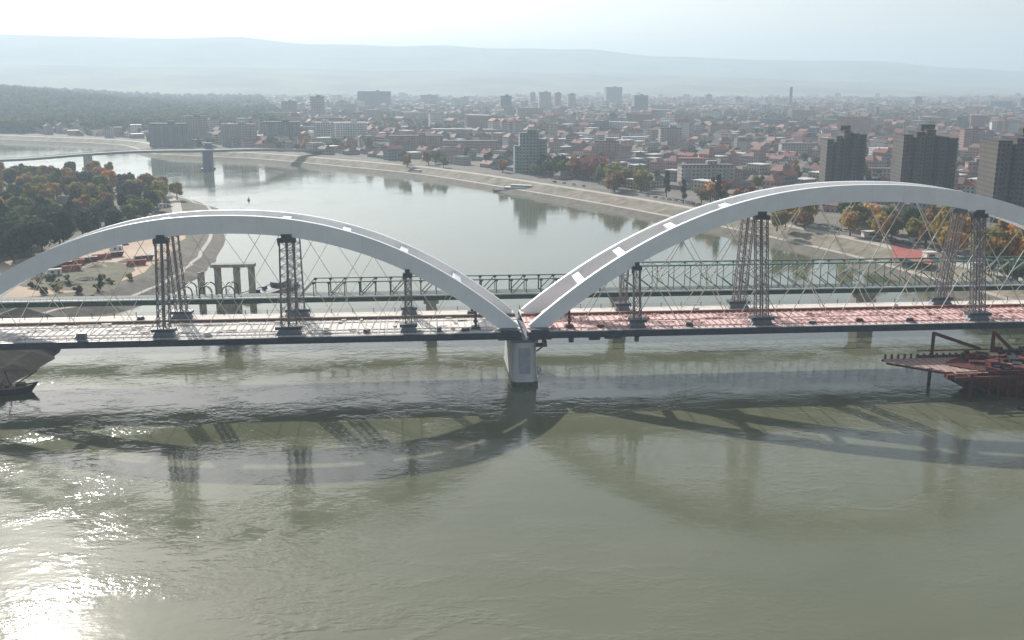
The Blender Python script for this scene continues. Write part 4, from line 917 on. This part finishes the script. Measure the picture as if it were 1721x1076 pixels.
# ------------------------------------------------------------------ building site on the left bank
random.seed(101)
m_rubble = mat('rubble', (.07, .06, .05), .95, col2=(.16, .135, .115), scale=.8)
sp_ = [(82, 452, 'redbrown'), (102, 449, 'redbrown'), (124, 446, 'red'), (146, 441, 'redbrown'), (168, 436, 'red'), (190, 432, 'redbrown'), (118, 455, 'red'), (240, 438, 'redbrown'), (228, 446, 'red')]
for i, (px, py, c) in enumerate(sp_):
    q = G(px, py, 5); mb = MB(); n = 4
    for j in range(n):
        for k in range(3): mb.box(-3+3*k+(.3*j), 0, .65*j, 2.6, 2.4, .55)
        mb.box(0, 0, .65*j+.55, 8.6, .25, .1)
    o = mb.build('steel_stack', m_rust if c == 'redbrown' else m_court); o.location = (q.x, q.y, 5); o.rotation_euler.z = radians(30+random.uniform(-8, 8))
    tag(o, '%s stack of steel sections in the row at the foot of the left wood' % ('rust-brown' if c == 'redbrown' else 'bright red') if i < 7 else '%s steel stack on the sand beside the leftmost lattice tower' % ('rust-brown' if c == 'redbrown' else 'bright red'), 'stack', 'steel stacks on the left bank building site')
for i, (px, py, lab) in enumerate(((64, 466, 'white site cabin at the left edge of the sandy building site'), (92, 462, 'white site cabin just right of the leftmost cabin'), (196, 422, 'small pale site cabin at the end of the steel stacks'), (58, 415, 'white cabin half hidden by the dark wood'), (272, 349, 'white tent at the edge of the wood near the point'))):
    q = G(px, py, 5); o = MB().box(0, 0, 0, 6, 2.5, 2.6).build('site_cabin', m_offwhite); o.location = (q.x, q.y, 5); o.rotation_euler.z = .5; tag(o, lab, 'cabin')
    MB().box(0, 0, 2.6, 6.2, 2.7, .15).build('roof', m_strip, o); MB().box(-1, -1.27, 1, 1.2, .08, 1).build('window', m_glass, o); MB().box(1.5, -1.27, .05, .9, .08, 2).build('door', m_foot, o)
def heap(px, py, r, h, m, lab):
    q = G(px, py, 5); rnd = random.Random(px); R = []
    for k in range(5):
        t = k/5; R.append([(cos(a*pi/7)*r*(1-t)*rnd.uniform(.85, 1.15), sin(a*pi/7)*r*.7*(1-t)*rnd.uniform(.85, 1.15), h*(t**.8)) for a in range(14)])
    o = MB().loft(R).build('earth_heap', m); o.location = (q.x, q.y, 5.0); tag(o, lab, 'heap', 'heaps on the building site')
heap(30, 600, 5, 1.6, m_oldconc, 'rubble heap on the dark bank under the left end of the deck') if False else None
heap(160, 448, 6, 2.2, m_sand, 'sandy heap behind the steel stacks'); heap(110, 478, 7, 2, m_grass, 'weedy heap left of the leftmost lattice tower'); heap(215, 440, 5, 2, m_sand, 'sandy heap next to the leftmost lattice tower'); heap(205, 412, 4, 2.2, m_rust, 'reddish heap below the left wood'); heap(150, 470, 6, 1.8, m_stone, 'grey rubble heap on the left bank')
for i, (x, y, r_, h_) in enumerate(((-178, 20, 5, 2.2), (-184, -12, 6, 2.6), (-188, 40, 5, 2))):
    R = []; rnd = random.Random(i)
    for k in range(5): t = k/5; R.append([(cos(a*pi/6)*r_*(1-t)*rnd.uniform(.75, 1.2), sin(a*pi/6)*r_*(1-t)*rnd.uniform(.75, 1.2), h_*t) for a in range(12)])
    o = MB().loft(R).build('earth_heap', m_rubble); o.location = (x-2, y, 5.04); tag(o, ('rubble heap nearest the water under the left end of the deck', 'large rubble heap behind the black work boat', 'rubble heap at the back of the dark bank, left end of the deck')[i], 'heap')
# bushes along the left bank
for i in range(30):
    px = random.uniform(50, 250); py = random.uniform(470, 505); q = G(px, py, 5)
    if not inpoly(q.x, q.y, LLAND): continue
    col = random.choice((GR, OL, DG)); T = tree(q.x, q.y, 4.2, random.uniform(.22, .4), random.choice(mid_t), col, 'low %s bush on the sandy left bank behind the bridge deck' % cname[col], 'bushes on the left bank'); T.name = 'bush'; T['category'] = 'bush'
# ------------------------------------------------------------------ haze
mh_ = bpy.data.materials.new('haze_air'); mh_.use_nodes = True; n = mh_.node_tree; n.nodes.remove(n.nodes['Principled BSDF'])
pv = n.nodes.new('ShaderNodeVolumePrincipled'); pv.inputs['Color'].default_value = (.58, .71, .82, 1); pv.inputs['Density'].default_value = 1.9e-4; pv.inputs['Anisotropy'].default_value = .25
n.links.new(pv.outputs[0], n.nodes['Material Output'].inputs['Volume'])
h = MB(); h.box(0, 5000, -4.2, 34000, 18000, 514); ho = h.build('haze', mh_, kind='stuff', label='pale bluish haze over river, town and hills', category='haze')
